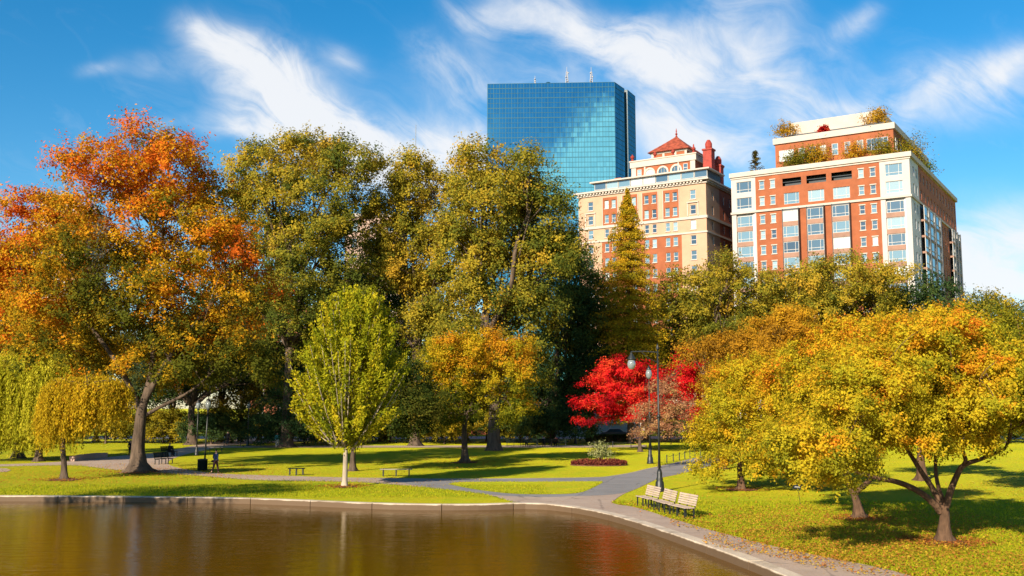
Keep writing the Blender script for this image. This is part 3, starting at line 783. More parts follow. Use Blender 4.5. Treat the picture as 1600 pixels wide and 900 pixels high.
tree('ornamental_tree', 'nearest yellow spreading tree on the right, three stout limbs from one short trunk', 'tree', (1476, 848),
     [(1420, 530, 66, 40), (1480, 510, 60, 32), (1535, 530, 52, 40), (1380, 580, 60, 46), (1450, 580, 70, 50), (1530, 590, 70, 50), (1590, 580, 50, 50), (1410, 650, 60, 40), (1480, 650, 66, 40), (1560, 650, 60, 40), (1350, 640, 50, 50), (1610, 640, 40, 40), (1385, 690, 40, 24), (1500, 690, 40, 24), (1310, 600, 70, 50, -2.0), (1270, 650, 60, 45, -3.0), (1230, 690, 50, 34, -4.0), (1180, 700, 44, 30, -4.0), (1280, 712, 36, 24, -3.2), (1450, 640, 60, 40, -3.0), (1240, 738, 22, 20, -4.0)],
     YELLOW, 0.115, 700, 0.50, 150000, 0.215, 1.28, 33, 'bark_brown', YG, t_yel, tvar=(0.16, 0.10, 0.06), shell=0.35, sub_r=0.28, stretch=1.7, K=9, flat=0.75, droop=0.3, flare=1.2, deep=1.05, browse=lambda u, r: np.where(u > 1300, 2.1 + 0.6 * r ** 2, np.where(u > 1200, 1.8, 1.5)),
     limbs_px=[([(1470, 800), (1455, 783), (1430, 765), (1400, 752), (1365, 746), (1335, 738), (1310, 722)], -0.5, 0.14, 0.05), ([(1472, 795), (1462, 765), (1448, 742), (1432, 712), (1415, 680)], 0.7, 0.115, 0.06),
               ([(1478, 792), (1484, 765), (1494, 738), (1500, 725), (1530, 716), (1562, 700)], -0.4, 0.14, 0.05), ([(1476, 790), (1470, 750), (1478, 700)], 0.9, 0.09, 0.05)])
tree('ornamental_tree', 'olive yellow spreading tree cut by the right edge of the photo', 'tree', (1640, 772),
     [(1550, 530, 44, 34), (1600, 540, 50, 44), (1580, 600, 50, 44), (1640, 590, 60, 60), (1560, 650, 40, 40), (1620, 660, 60, 40), (1680, 620, 50, 60), (1512, 488, 8, 16), (1556, 498, 7, 14), (1590, 505, 10, 16)],
     [(0.10, 0.12, 0.012), (0.20, 0.19, 0.014), (0.36, 0.28, 0.016), (0.48, 0.27, 0.016)], 0.16, 380, 0.65, 46000, 0.22, 1.7, 34, 'bark_brown', YG, lambda P, u, v: 0.42 + 0.0 * u, shell=0.35, K=7, droop=0.2)
tree('ornamental_tree', 'shaded tree behind the nearest yellow tree, its trunk showing between the limbs', 'tree', (1441, 751),
     [(1440, 560, 50, 40), (1400, 600, 46, 46), (1480, 600, 50, 46), (1440, 640, 60, 40), (1500, 640, 40, 36)],
     YELLOW, 0.18, 220, 0.8, 26000, 0.30, 2.2, 35, 'bark_brown', YG, lambda P, u, v: 0.35 + 0.0 * u, shell=0.35, K=6)


def weeping(name, label, base_px, top, pal, nst, nper, r0, fork, seed, leaf, lean, tbase):
    rg = np.random.default_rng(seed); b = gp(*base_px); Y = b[1]; k = Y / F
    root = empty(name, b, 0, label, 'tree')
    Ps = []; Ns = []; Ts = []; cl = []; tips = []
    for (u, v, ru, rv, vlow) in top:
        c = at(u, v, Y) - b; n = int(nst * ru * rv / sum(q[2] * q[3] for q in top))
        ngr = max(6, n // 9)
        gd = unit(ngr, rg); gd[:, 2] = np.abs(gd[:, 2])
        for i in range(n):
            g = rg.integers(ngr); d = gd[g] + rg.normal(size=3) * 0.20; d /= np.linalg.norm(d)
            rr = rg.uniform(0.72, 1.0)
            s = c + d * np.array([ru * k, ru * k * 0.85, rv * k]) * rr
            if i % 12 == 0: tips.append(s)
            zl = (at(u, vlow, Y) - b)[2] + rg.uniform(0, 0.25) * (s[2] - 0.3) + 0.35 * rg.random()
            ln = max(0.6, (s[2] - zl) * rg.uniform(0.5, 1.08))
            m = int(nper * ln / 4) + 4
            tt = np.sort(rg.random(m))
            hor = d.copy(); hor[2] = 0
            P = s + hor * (0.5 * k * 16 * (1 - np.exp(-3 * tt)))[:, None] * 0.8 + np.array([0, 0, -1]) * (tt * ln)[:, None]
            P[:, :2] += 0.06 * np.cumsum(rg.normal(size=(m, 2)), axis=0) * 0.3 + rg.normal(size=(m, 2)) * leaf * 0.45 + (rg.normal(size=2) * (0.22 if leaf > 0.2 else 0.10))[None] * (tt ** 2)[:, None]
            Ps.append(P); T = np.tile([0.0, 0, -1], (m, 1)) + rg.normal(size=(m, 3)) * 0.35; Ts.append(T)
            Ns.append(d * 0.7 + rg.normal(size=(m, 3)) * 0.7 + np.array([0, 0, .2])); cl.append(np.full(m, tbase + rg.normal() * 0.16 + 0.14 * math.sin(g * 2.1)) + rg.normal(size=m) * 0.1)
    P = np.vstack(Ps); T = np.vstack(Ts); N = np.vstack(Ns); t = np.concatenate(cl)
    ok = P[:, 2] > 0.15; P = P[ok]; T = T[ok]; N = N[ok]; t = t[ok]
    L = leaf * rg.uniform(0.8, 1.4, len(P))
    leaf_mesh('crown', P, N, L, L * 0.30, colours(t, pal) * rg.uniform(.8, 1.2, (len(P), 1)), root, T=T)
    trunk_mesh(root, 'bark', r0, fork, np.array(tips), rg, 6, (), lean, sub=12)
    return root


WEEP = [(0.15, 0.16, 0.012), (0.33, 0.32, 0.018), (0.52, 0.46, 0.03), (0.60, 0.50, 0.05)]
GOLDW = [(0.20, 0.15, 0.012), (0.42, 0.29, 0.014), (0.58, 0.40, 0.018), (0.60, 0.30, 0.018)]
weeping('willow_tree', 'large yellow green weeping willow at the left, strands reaching the ground', (60, 721),
        [(72, 582, 58, 50, 704), (25, 590, 60, 50, 712), (108, 615, 28, 36, 695), (-30, 610, 46, 48, 708), (60, 630, 60, 40, 712)], WEEP, 2300, 70, 0.30, 4.5, 41, 0.26, (0.3, 0), 0.55)
weeping('weeping_tree', 'small golden weeping tree with a leaning bare trunk on the pond lawn', (100, 750),
        [(108, 612, 42, 27, 700), (150, 606, 46, 24, 682), (182, 612, 24, 20, 665), (90, 630, 26, 22, 712)], GOLDW, 1300, 60, 0.20, 2.9, 42, 0.18, (-0.2, 0), 0.5)


def vase_tree():
    rg = np.random.default_rng(51); b = gp(538, 761); Y = b[1]; k = Y / F
    root = empty('young_tree', b, 0, 'young upright vase shaped tree, lime green on a slim pale trunk, near the pond edge', 'tree')
    zc = (at(538, 590, Y) - b)[2]; fork = (at(538, 690, Y) - b)[2]
    mb = MB()
    zs = np.array([-0.1, 0, 0.1, 0.4, 1.0, 2.0, fork]); mb.tube(np.stack([0.04 * np.sin(zs), 0 * zs, zs], 1), np.array([.30, .27, .22, .165, .15, .135, .125]), 12)
    P = []; N = []; T = []; ci = []
    n = 520; i = 0
    ztop = (at(553, 478, Y) - b)[2]
    cx = 15 * k
    while i < n:
        z = fork + (ztop - fork) * rg.uniform(0.02, 1.0) ** 0.8; f = (z - fork) / (ztop - fork)
        prof = (math.sin(PI * min(1, (f * 0.82 + 0.10)) ** 0.85)) ** 0.75 * 80 * k
        a = rg.uniform(0, 2 * PI); rr = prof * math.sqrt(rg.uniform(0.1, 1))
        e = np.array([cx * f + rr * math.cos(a), rr * math.sin(a) * 0.95, z])
        ln = rg.uniform(1.1, 1.9) + 0.6 * f
        dirv = np.array([rr * math.cos(a), rr * math.sin(a), 1.35 * (z - fork) * 0.45 + 1.3]); dirv /= np.linalg.norm(dirv)
        s = np.array([e[0] * 0.25, e[1] * 0.25, max(fork * 0.9, z - rr * 1.5 - 1.4)])
        q = bez(s, np.array([e[0] * 0.75, e[1] * 0.75, s[2] + 0.45 * (z - s[2])]), e + dirv * ln * 0.55, 8)
        if i % 5 == 0: mb.tube(q, np.linspace(0.045, 0.008, 8), 5)
        m = 110
        tt = rg.uniform(-0.7, 0.6, m)[:, None] * ln
        wd = 0.135 * (1 - 0.5 * np.clip(tt / ln + 0.2, 0, 1))
        pp = e + dirv * tt + rg.normal(size=(m, 3)) * wd
        P.append(pp); N.append(rg.normal(size=(m, 3)) * 0.8 + np.array([math.cos(a), math.sin(a), 0.5]) * 0.6); T.append(np.tile(dirv, (m, 1)) + rg.normal(size=(m, 3)) * 0.5)
        ci.append(np.full(m, 0.5 + rg.normal() * 0.18) + rg.normal(size=m) * 0.12); i += 1
    P = np.vstack(P); N = np.vstack(N); T = np.vstack(T); t = np.concatenate(ci)
    L = 0.19 * rg.uniform(.7, 1.3, len(P))
    leaf_mesh('crown', P, N, L, L * 0.5, colours(t, [(0.11, 0.14, 0.010), (0.24, 0.255, 0.012), (0.42, 0.375, 0.016), (0.56, 0.42, 0.02)]) * rg.uniform(.8, 1.2, (len(P), 1)), root, T=T)
    mb.build('trunk', 'bark_pale', root, smooth=True)


vase_tree()


def conifer(name, label, base_px, apex, prof, pal, nb, nper, seed, leaf, r0, droop, tb=0.5, z0=0.08, upr=0.25):
    """prof: (height fraction, radius in pixels)"""
    rg = np.random.default_rng(seed); b = gp(*base_px); Y = b[1]; k = Y / F
    root = empty(name, b, 0, label, 'tree'); H = (at(*apex, Y) - b)[2]
    mb = MB(); mb.tube([(0, 0, -.1), (0, 0, .4), (0, 0, H * .4), (0, 0, H * .97)], [r0 * 1.5, r0, r0 * .7, .03], 10)
    P = []; N = []; ci = []
    for i in range(nb):
        f = z0 + (1 - z0) * rg.random() ** 0.9; rr = np.interp(f, [p[0] for p in prof], [p[1] for p in prof]) * k * rg.uniform(0.50, 1.18)
        a = rg.uniform(0, 2 * PI); m = int(nper * (0.35 + rr / (60 * k)))
        tt = rg.random(m) ** 0.6
        hx = np.array([math.cos(a), math.sin(a), 0])
        z = f * H + upr * rr * tt - droop * rr * tt ** 2
        spread = 0.16 * rr * tt + 0.10
        pp = hx * (tt * rr)[:, None] + np.stack([rg.normal(size=m) * spread * -math.sin(a), rg.normal(size=m) * spread * math.cos(a), z + rg.normal(size=m) * 0.22 * (0.4 + droop)], 1)
        P.append(pp); N.append(np.tile(hx * 0.5 + np.array([0, 0, 0.7]), (m, 1)) + rg.normal(size=(m, 3)) * 0.7); ci.append(np.full(m, tb + rg.normal() * 0.2) + rg.normal(size=m) * 0.1)
        if i % 4 == 0: mb.tube([(0, 0, f * H), tuple(hx * rr * .5 + np.array([0, 0, f * H + (upr * .5 - droop * .25) * rr])), tuple(hx * rr * .95 + np.array([0, 0, f * H + (upr - droop) * rr * .95]))], [0.07, 0.045, 0.012], 5)
    P = np.vstack(P); N = np.vstack(N); t = np.concatenate(ci); ok = P[:, 2] > 0.2; P = P[ok]; N = N[ok]; t = t[ok]
    L = leaf * rg.uniform(.7, 1.3, len(P))
    leaf_mesh('crown', P, N, L, L * .5, colours(t, pal) * rg.uniform(.78, 1.2, (len(P), 1)), root, rg=rg)
    mb.build('trunk', 'bark', root, smooth=True)
    return root


conifer('dawn_redwood', 'golden brown pointed conifer rising in front of the cream hotel facade', (985, 693), (985, 298),
        [(0, 62), (0.2, 74), (0.45, 64), (0.62, 48), (0.75, 36), (0.86, 22), (0.95, 9), (1, 2)], [(0.15, 0.15, 0.014), (0.34, 0.26, 0.016), (0.56, 0.36, 0.018), (0.60, 0.32, 0.02)], 760, 110, 61, 0.27, 0.4, 0.35, tb=0.50)
conifer('hemlock_tree', 'low dark hemlock with layered drooping boughs beside the upright young tree', (455, 698), (455, 560),
        [(0, 62), (0.3, 70), (0.6, 58), (0.85, 32), (1, 4)], DARK, 300, 80, 62, 0.26, 0.25, 0.45, tb=0.35)

for i, (x, y, q, lab) in enumerate(((-31, 37, 1.0, 'olive shade tree on the left bank, out of the frame near the shore'),)):
    Y0 = 60.0
    r = tree('shade_tree', lab, 'tree', None, [(800, 420, 90, 70), (740, 460, 70, 60), (860, 460, 70, 60), (800, 520, 100, 50)], OLIVE, 0.26, 110, 1.2, 9000, 0.28, 3.4, 70 + i, shell=0.4, K=5, base=(0, Y0, 0))
    r.location = (x, y, 0); r.scale = (q, q, q)
# trees beyond: three kinds, copied along the street side of the park
BG = 'trees at the back of the park'
rgb = np.random.default_rng(77)
protos = []
for i, (pal, nm, kind) in enumerate(((DARK, 'background_tree', 'dark green'), (OLIVE, 'background_tree', 'olive'), ([(0.06, 0.06, 0.012), (0.16, 0.11, 0.014), (0.32, 0.17, 0.016), (0.44, 0.20, 0.018)], 'background_tree', 'golden'))):
    r = tree(nm, 'x', 'tree', None, [(800, 500, 46, 40), (770, 540, 40, 40), (835, 540, 40, 42), (800, 575, 60, 36), (800, 610, 50, 20)], pal, 0.42, 150, 1.7, 15000, 0.35, 5, 80 + i, shell=0.4, K=5, base=(0, 150, 0), group=BG)
    protos.append(r)
bgspots = [(60, 0, 'left of the big orange maple trunk'), (150, 1, 'behind the golden weeping tree'), (225, 2, 'glowing behind the orange maple trunk'), (300, 0, 'behind the leftmost lamp bases'), (345, 0, 'above the far person in red'), (268, 0, 'left of the thick double trunk'), (375, 1, 'above the low fence at the left'), (405, 1, 'above the far seated people'),
           (500, 0, 'directly behind the upright young tree'), (560, 2, 'glimpsed under the dark drooping tree'), (680, 2, 'behind the trunk of the golden topped tree'), (730, 0, 'behind the golden topped round tree'), (835, 2, 'over the row of green benches'),
           (925, 1, 'left of the scarlet maple'), (1010, 0, 'behind the scarlet maple'), (1090, 1, 'behind the copper orange tree'), (1180, 0, 'behind the second copper bough'), (1275, 1, 'behind the leftmost yellow tree'), (1370, 0, 'behind the middle yellow tree'),
           (1460, 0, 'behind the nearest yellow tree'), (1540, 1, 'beyond the right lawn'), (1620, 0, 'at the far right edge'), (-40, 0, 'at the far left edge'), (1690, 1, 'outside the right edge'), (-130, 1, 'outside the left edge')]
used = set()
for i, (u, kd, where) in enumerate(bgspots):
    Y = 148 + rgb.uniform(-6, 7)
    loc = (at(u, 690, Y)[0], Y, 0); lab = '%s background tree %s' % (('dark green', 'olive', 'golden')[kd], where)
    if kd not in used:
        o = protos[kd]; o.location = loc; o['label'] = lab; used.add(kd)
    else:
        o = dup(protos[kd], loc, rgb.uniform(0, 6.28), lab, BG)
    s = rgb.uniform(0.8, 1.1) * (0.62 if 640 < u < 900 else 1.0); o.scale = (s, s, s * rgb.uniform(0.9, 1.1))

# understorey shrubs and small trees that close the view under the crowns
us = []
for i, (pal, kind) in enumerate(((DARK, 'dark green'), (amp(OLIVE, 0.9), 'olive'), ([(0.10, 0.10, 0.014), (0.26, 0.21, 0.016), (0.46, 0.30, 0.02)], 'golden'))):
    us.append(tree('understorey_shrub', 'x', 'shrub', None, [(800, 650, 50, 20), (765, 662, 40, 18), (838, 660, 42, 18), (800, 674, 60, 12)], pal, 0.34, 90, 1.1, 9000, 0.12, 1.6, 90 + i, shell=0.3, K=5, base=(0, 140, 0), group='shrubs under the trees at the back of the park'))
uspots = [(30, 0, 'by the left edge under the willow'), (95, 2, 'behind the golden weeping tree'), (165, 1, 'left of the big maple trunk'), (210, 0, 'behind the big maple trunk'), (255, 2, 'right of the big maple trunk'), (330, 0, 'behind the litter bin lamp'), (362, 1, 'behind the standing person in black'),
          (408, 0, 'right of the lamp at the path bend'), (475, 0, 'behind the low dark hemlock'), (525, 1, 'just left of the pale young trunk'), (565, 0, 'right of the pale young trunk'), (610, 2, 'above the backless bench'), (655, 0, 'left of the golden topped tree'), (695, 2, 'under the golden boughs, left of their trunk'),
          (760, 0, 'right of the trunk of the golden topped tree'), (812, 2, 'behind the left half of the green bench row'), (860, 0, 'behind the right half of the green bench row'), (1075, 0, 'below the copper tree'), (1120, 1, 'between the copper and yellow trees'), (1420, 0, 'seen under the nearest yellow tree'), (1500, 1, 'right of the stout limbs of the nearest yellow tree'), (1570, 0, 'at the right edge of the lawn'), (1290, 1, 'seen under the leftmost yellow tree'), (1355, 0, 'seen beside the curved forked trunk')]
seen_ = set()
for u, kd, where in uspots:
    Y = 139 + rgb.uniform(-5, 6); loc = (at(u, 690, Y)[0], Y, 0); lab = '%s shrub %s' % (('dark green', 'olive', 'golden')[kd], where)
    if kd not in seen_: o = us[kd]; o.location = loc; o['label'] = lab; seen_.add(kd)
    else: o = dup(us[kd], loc, rgb.uniform(0, 6.28), lab)
    q = rgb.uniform(0.75, 1.05); o.scale = (q, q, q)

# ------------------------------------------------------------------ buildings
def frame_of(L, A):
    d = (A - L)[:2]; wdt = float(np.linalg.norm(d)); return wdt, math.atan2(d[1], d[0]), d / wdt


class Facade:
    """wall rectangles with real openings; P maps (s, z, outward) to the building's own axes"""
    def __init__(s, P, regions):
        s.P = P; s.reg = [list(r) + [[]] for r in regions]; s.win = []

    def hole(s, s0, s1, z0, z1):
        for r in s.reg:
            if r[0] - 1e-6 <= s0 and s1 <= r[1] + 1e-6 and r[2] - 1e-6 <= z0 and z1 <= r[3] + 1e-6:
                r[5].append((s0, s1, z0, z1)); return True
        return False

    def fill(s, mbs, depth=0.28):
        for s0, s1, z0, z1, mat, hs in s.reg:
            mb = mbs.setdefault(mat, MB()); P = s.P
            xs = sorted({s0, s1, *[h[0] for h in hs], *[h[1] for h in hs]}); zs = sorted({z0, z1, *[h[2] for h in hs], *[h[3] for h in hs]})
            for i in range(len(xs) - 1):
                for j in range(len(zs) - 1):
                    cx = (xs[i] + xs[i + 1]) / 2; cz = (zs[j] + zs[j + 1]) / 2
                    if any(h[0] < cx < h[1] and h[2] < cz < h[3] for h in hs): continue
                    mb.quad(P(xs[i], zs[j], 0), P(xs[i + 1], zs[j], 0), P(xs[i + 1], zs[j + 1], 0), P(xs[i], zs[j + 1], 0))
            for a, b, c, d in hs:
                for p, q in (((a, c), (b, c)), ((b, c), (b, d)), ((b, d), (a, d)), ((a, d), (a, c))):
                    mb.quad(P(p[0], p[1], 0), P(q[0], q[1], 0), P(q[0], q[1], -depth), P(p[0], p[1], -depth))


def pbox(mb, P, s0, s1, z0, z1, d0, d1):
    vs = [P(s0, z0, d0), P(s1, z0, d0), P(s1, z0, d1), P(s0, z0, d1), P(s0, z1, d0), P(s1, z1, d0), P(s1, z1, d1), P(s0, z1, d1)]
    mb.add(vs, [(0, 3, 2, 1), (4, 5, 6, 7), (0, 1, 5, 4), (1, 2, 6, 5), (2, 3, 7, 6), (3, 0, 4, 7)])


def piece(name, mat, root, P, *q):
    mb = MB(); pbox(mb, P, *q); return mb.build(name, mat, root)


def window_into(fr, gl, P, s0, s1, z0, z1, style, depth=0.24):
    t = 0.09 if style != 'wide' else 0.08
    d0, d1 = -depth, -depth + 0.10
    for a in ((s0, s0 + t, z0, z1), (s1 - t, s1, z0, z1), (s0 + t, s1 - t, z0, z0 + t), (s0 + t, s1 - t, z1 - t, z1)): pbox(fr, P, a[0], a[1], a[2], a[3], d0, d1)
    ws = s1 - s0; hs = z1 - z0
    if style == 'sash': pbox(fr, P, s0 + t, s1 - t, z0 + hs * .48, z0 + hs * .54, d0, d1)
    elif style == 'wide':
        for q in (0.22, 0.78): pbox(fr, P, s0 + ws * q - .035, s0 + ws * q + .035, z0 + t, z1 - t, d0, d1)
        pbox(fr, P, s0 + t, s1 - t, z0 + hs * .25, z0 + hs * .29, d0, d1 - 0.02)
    elif style == 'strip':
        pbox(fr, P, s0 + t, s1 - t, z0 + hs * .3, z0 + hs * .35, d0, d1)
    g = -depth + 0.03
    gl.quad(P(s0 + t * .5, z0 + t * .5, g), P(s1 - t * .5, z0 + t * .5, g), P(s1 - t * .5, z1 - t * .5, g), P(s0 + t * .5, z1 - t * .5, g))


class Windows:
    def __init__(s, root, fmat, cap=100):
        s.root = root; s.n = 0; s.cap = cap; s.fmat = fmat; s.rest = (MB(), MB())

    def add(s, P, s0, s1, z0, z1, style, depth=0.24, sill=None, head=None):
        s.n += 1
        if s.n <= s.cap:
            fr, gl = MB(), MB(); window_into(fr, gl, P, s0, s1, z0, z1, style, depth)
            o = fr.build('window', s.fmat, s.root); gl.build('pane', 'window_glass', o)
            for nm, q in (('sill', sill), ('lintel', head)):
                if q:
                    mb = MB(); pbox(mb, P, *q); mb.build(nm, 'limestone', o)
        else: window_into(*s.rest, P, s0, s1, z0, z1, style, depth)

    def done(s):
        if s.rest[0].v:
            o = s.rest[0].build('far_window', s.fmat, s.root); o['kind'] = 'stuff'
            g = s.rest[1].build('pane', 'window_glass', o)


# --- brick apartment block framed in white stone
H3 = 52.0
L3, A3, R3 = gp(1142, 272, H3), gp(1420, 237, H3), gp(1495, 310, H3)
W3, rz3, d3 = frame_of(L3, A3); n3 = np.array([-d3[1], d3[0]]); D3 = float(np.dot((R3 - A3)[:2], n3))
apt = empty('apartment_block', (L3[0], L3[1], 0), rz3, 'orange brick apartment block with white stone corner bays and a stepped planted roof', 'apartment building')


def on_line(u, O, d):                                      # distance along the line O + s d where it is seen at column u
    t = (u - 800) / F / math.cos(TH)                        # columns stay near upright at the tops we measure
    # solve (O + s d).x = k * (O + s d).y, k the slope of the sight line seen at the roof
    k = ray(u, 300)[0] / ray(u, 300)[1]
    return float((k * O[1] - O[0]) / (d[0] - k * d[1]))


fx = lambda zx: min(max(on_line(1120 + zx / 2.7275, L3[:2], d3), 0), W3)
PF = lambda s, z, d: (s, -d, z)
PR = lambda s, z, d: (W3 + d, s, z)
rows = [49.0, 45.7, 42.0, 38.9, 35.8, 32.7, 29.6, 26.5, 23.4, 20.3]     # window centres
zband = 43.95
b1, b2, b3, b4 = fx(165), fx(280), fx(600), fx(697)
mbs = {}
wn3 = Windows(apt, 'frame_pale', 96)
fa = Facade(PF, [(0, b1, 0, H3 - .9, 'white_stone'), (b1, b4, 0, H3 - .9, 'brick'), (b4, W3, 0, H3 - .9, 'white_stone')])
wl = (fx(83), fx(148)); wr = (fx(720), fx(795))
bays = [(fx(285), fx(350)), (fx(388), fx(457)), (fx(495), fx(567))]
small = [fx(192), fx(238), fx(617), fx(667)]
sp = MB(); stn = MB()
for i, z in enumerate(rows):
    if i < 2:
        for a, b in (wl, wr):
            fa.hole(a, b, z - 1.15, z + 1.1); wn3.add(PF, a, b, z - 1.15, z + 1.1, 'wide')
        for a, b in bays:
            if i == 0:
                fa.hole(a - .2, b + .5, z - 0.8, z + .75)
            else:
                fa.hole(a, b, z - 1.15, z + 1.1); wn3.add(PF, a, b, z - 1.15, z + 1.1, 'wide')
    for c in small:
        fa.hole(c - .5, c + .5, z - .85, z + .8); wn3.add(PF, c - .5, c + .5, z - .85, z + .8, 'sash', .24, (c - .62, c + .62, z - 1.0, z - .853, 0.003, 0.12), (c - .62, c + .62, z + .803, z + 1.0, 0.003, 0.05))
# white corner bays below the band: framed dark bay with wide windows; brick bays stand forward
for k, (a, b) in enumerate((wl, wr)):
    fa.hole(a - .1, b + (0.5 if k == 0 else 0.35), 18.0, zband - .45)
fa.fill(mbs)
for k, (a, b) in enumerate((wl, wr)):
    P = lambda s, z, d: PF(s, z, d - 0.25)
    for i, z in enumerate(rows[2:]):
        wn3.add(P, a, b, z - 1.1, z + 1.05, 'wide', 0.10)
        piece('spandrel', 'spandrel', apt, PF, a - .1, b, z - 2.0, z - 1.103, -.45, -.12)
    pbox(mbs['white_stone'] if False else mbs.setdefault('grey_stone', MB()), PF, b + .02, b + (0.5 if k == 0 else 0.35), 18, zband - .46, -.5, -.30)
    pbox(mbs['grey_stone'], PF, a - .1, b, 18, zband - .46, -.9, -.5)
for a, b in bays:                                           # projecting window bays
    o_ = 1.25
    pbox(mbs.setdefault('frame_dark', MB()), PF, a - .12, a, 18, zband - .5, 0.003, o_)
    pbox(mbs['frame_dark'], PF, b, b + .12, 18, zband - .5, 0.003, o_)
    pbox(mbs['frame_dark'], PF, a, b, 18, zband - .5, 0.003, o_ - .32)
    for z in rows[2:]:
        P = lambda s, z_, d: PF(s, z_, d + 1.25)
        wn3.add(P, a + .02, b - .02, z - 1.1, z + 1.05, 'wide', 0.2)
        piece('spandrel', 'spandrel', apt, PF, a, b, z - 2.0, z - 1.103, o_ - .318, o_ - .02)
for a, b in bays:                                           # open loggias of the top storey
    pbox(mbs['frame_dark'], PF, a - .2, b + .5, rows[0] - .8, rows[0] + .75, -1.9, -1.7)
    pbox(mbs['frame_dark'], PF, a - .2, b + .5, rows[0] - .05, rows[0] + .05, -.2, -.12)
    pbox(mbs['frame_dark'], PF, a - .2, b + .5, rows[0] - .82, rows[0] - .78, -1.7, -.28)
# right face
fy = lambda zx: min(max(on_line(1120 + zx / 2.7275, A3[:2], n3), 0), D3)
q1, q2, q3, q4 = fy(862), fy(935), fy(980), D3
fb = Facade(PR, [(0, q1, 0, H3 - .9, 'grey_stone'), (q1, q4, zband, H3 - .9, 'brick_lifted'), (q1, q2, 0, zband, 'frame_dark'), (q2, q3, 0, zband, 'brick_lifted'), (q3, q4, 0, zband, 'frame_dark')])
for i, z in enumerate(rows):
    for c in (q1 * .42, q1 * .76):
        fb.hole(c - .55, c + .55, z - .9, z + .9); wn3.add(PR, c - .55, c + .55, z - .9, z + .9, 'sash')
    if i < 2:
        n = 12
        for k in range(n):
            c = q1 + (q4 - q1) * (k + .5) / n
            fb.hole(c - .7, c + .7, z - .95, z + .95); wn3.add(PR, c - .7, c + .7, z - .95, z + .95, 'sash')
    else:
        for k in range(4):
            c = q2 + (q3 - q2) * (k + .5) / 4
            fb.hole(c - .6, c + .6, z - .9, z + .9); wn3.add(PR, c - .6, c + .6, z - .9, z + .9, 'sash')
fb.fill(mbs)
for (qa, qb) in ((q1, q2), (q3, q4)):                       # glazed bays of the shaded side
    nb_ = 3
    for k in range(nb_):
        a = qa + (qb - qa) * (k + .12) / nb_; b = qa + (qb - qa) * (k + .82) / nb_
        pbox(mbs['frame_dark'], PR, b + .05, b + (qb - qa) * .08 / nb_ + .15, 18, zband - .4, 0.003, .85)
        for z in rows[2:]:
            P = lambda s, z_, d: PR(s, z_, d + 0.75)
            wn3.add(P, a, b, z - 1.35, z + 1.35, 'strip', 0.2)
            pbox(sp, PR, a, b, z - 1.75, z - 1.353, 0.003, .72)
# trim
piece('string_course', 'limestone', apt, PF, -.15, W3 + .25, zband - .42, zband, 0.003, 0.30)
piece('string_course', 'limestone', apt, PR, .003, D3 + .2, zband - .42, zband, 0.003, 0.25)
piece('cornice', 'limestone', apt, PF, -.25, W3 + .45, H3 - .9, H3, -1.2, 0.45); piece('cornice', 'limestone', apt, PR, 1.203, D3 + .2, H3 - .9, H3, -1.2, 0.45)
piece('cornice', 'limestone', apt, PF, -.1, W3 + .2, H3 - 1.25, H3 - .903, 0.003, 0.18)
bk = mbs['brick_lifted']; bk.quad((W3, D3, 0), (0, D3, 0), (0, D3, H3 - .9), (W3, D3, H3 - .9)); bk.quad((0, D3, 0), (0, 0, 0), (0, 0, H3 - .9), (0, D3, H3 - .9))
pbox(mbs['grey_stone'], PF, 0, W3, H3 - 1.0, H3 - .6, -D3, -1.21)   # roof slab
# stepped penthouse storeys
p0, p1 = fx(215) + 0.3, W3 - 3.6
z1p = 59.3
MB().box(p0, p1, 5, D3 - 12, H3 - .55, z1p - 1.2).build('penthouse', 'brick', apt)
MB().box(p0 - .35, p1 + .35, 4.65, D3 - 11.6, z1p - 1.197, z1p).build('cornice', 'limestone', apt)
for c, hw in ((.10, 1.5), (.235, .6), (.33, .6), (.42, .6), (.52, .6), (.625, .55), (.73, .6), (.87, 2.0)):
    s_ = p0 + (p1 - p0) * c
    P = lambda s, z_, d: (s, 5 - d, z_)
    wn3.add(P, s_ - hw, s_ + hw, H3 + 2.4, H3 + 4.7, 'sash' if hw < 1 else 'wide', -0.02)
P = lambda s, z_, d: (p1 + d, s, z_)
for c in (7.0, 11.0, 16.0): wn3.add(P, c - .7, c + .7, H3 + 2.2, H3 + 4.6, 'sash', -0.02)
MB().box(p0 + 1.6, p1 - 3.0, 9.5, D3 - 16, z1p - .1, 63.4).build('roof_storey', 'limestone', apt)
MB().box(p0 + 1.2, p1 - 2.0, 7.2, 7.3, z1p + .01, z1p + .95).build('railing', 'frame_dark', apt)
for m_, b_ in mbs.items():
    b_.build({'brick': 'brick_wall', 'brick_lifted': 'side_wall', 'white_stone': 'stone_wall', 'grey_stone': 'grey_wall', 'frame_dark': 'bay_frame'}[m_], m_, apt)
sp.build('far_spandrel', 'spandrel', apt)['kind'] = 'stuff'; wn3.done()


def local(root_xy, rz, p):
    c, s_ = math.cos(rz), math.sin(rz); return np.array([root_xy[0] + c * p[0] - s_ * p[1], root_xy[1] + s_ * p[0] + c * p[1], p[2]])


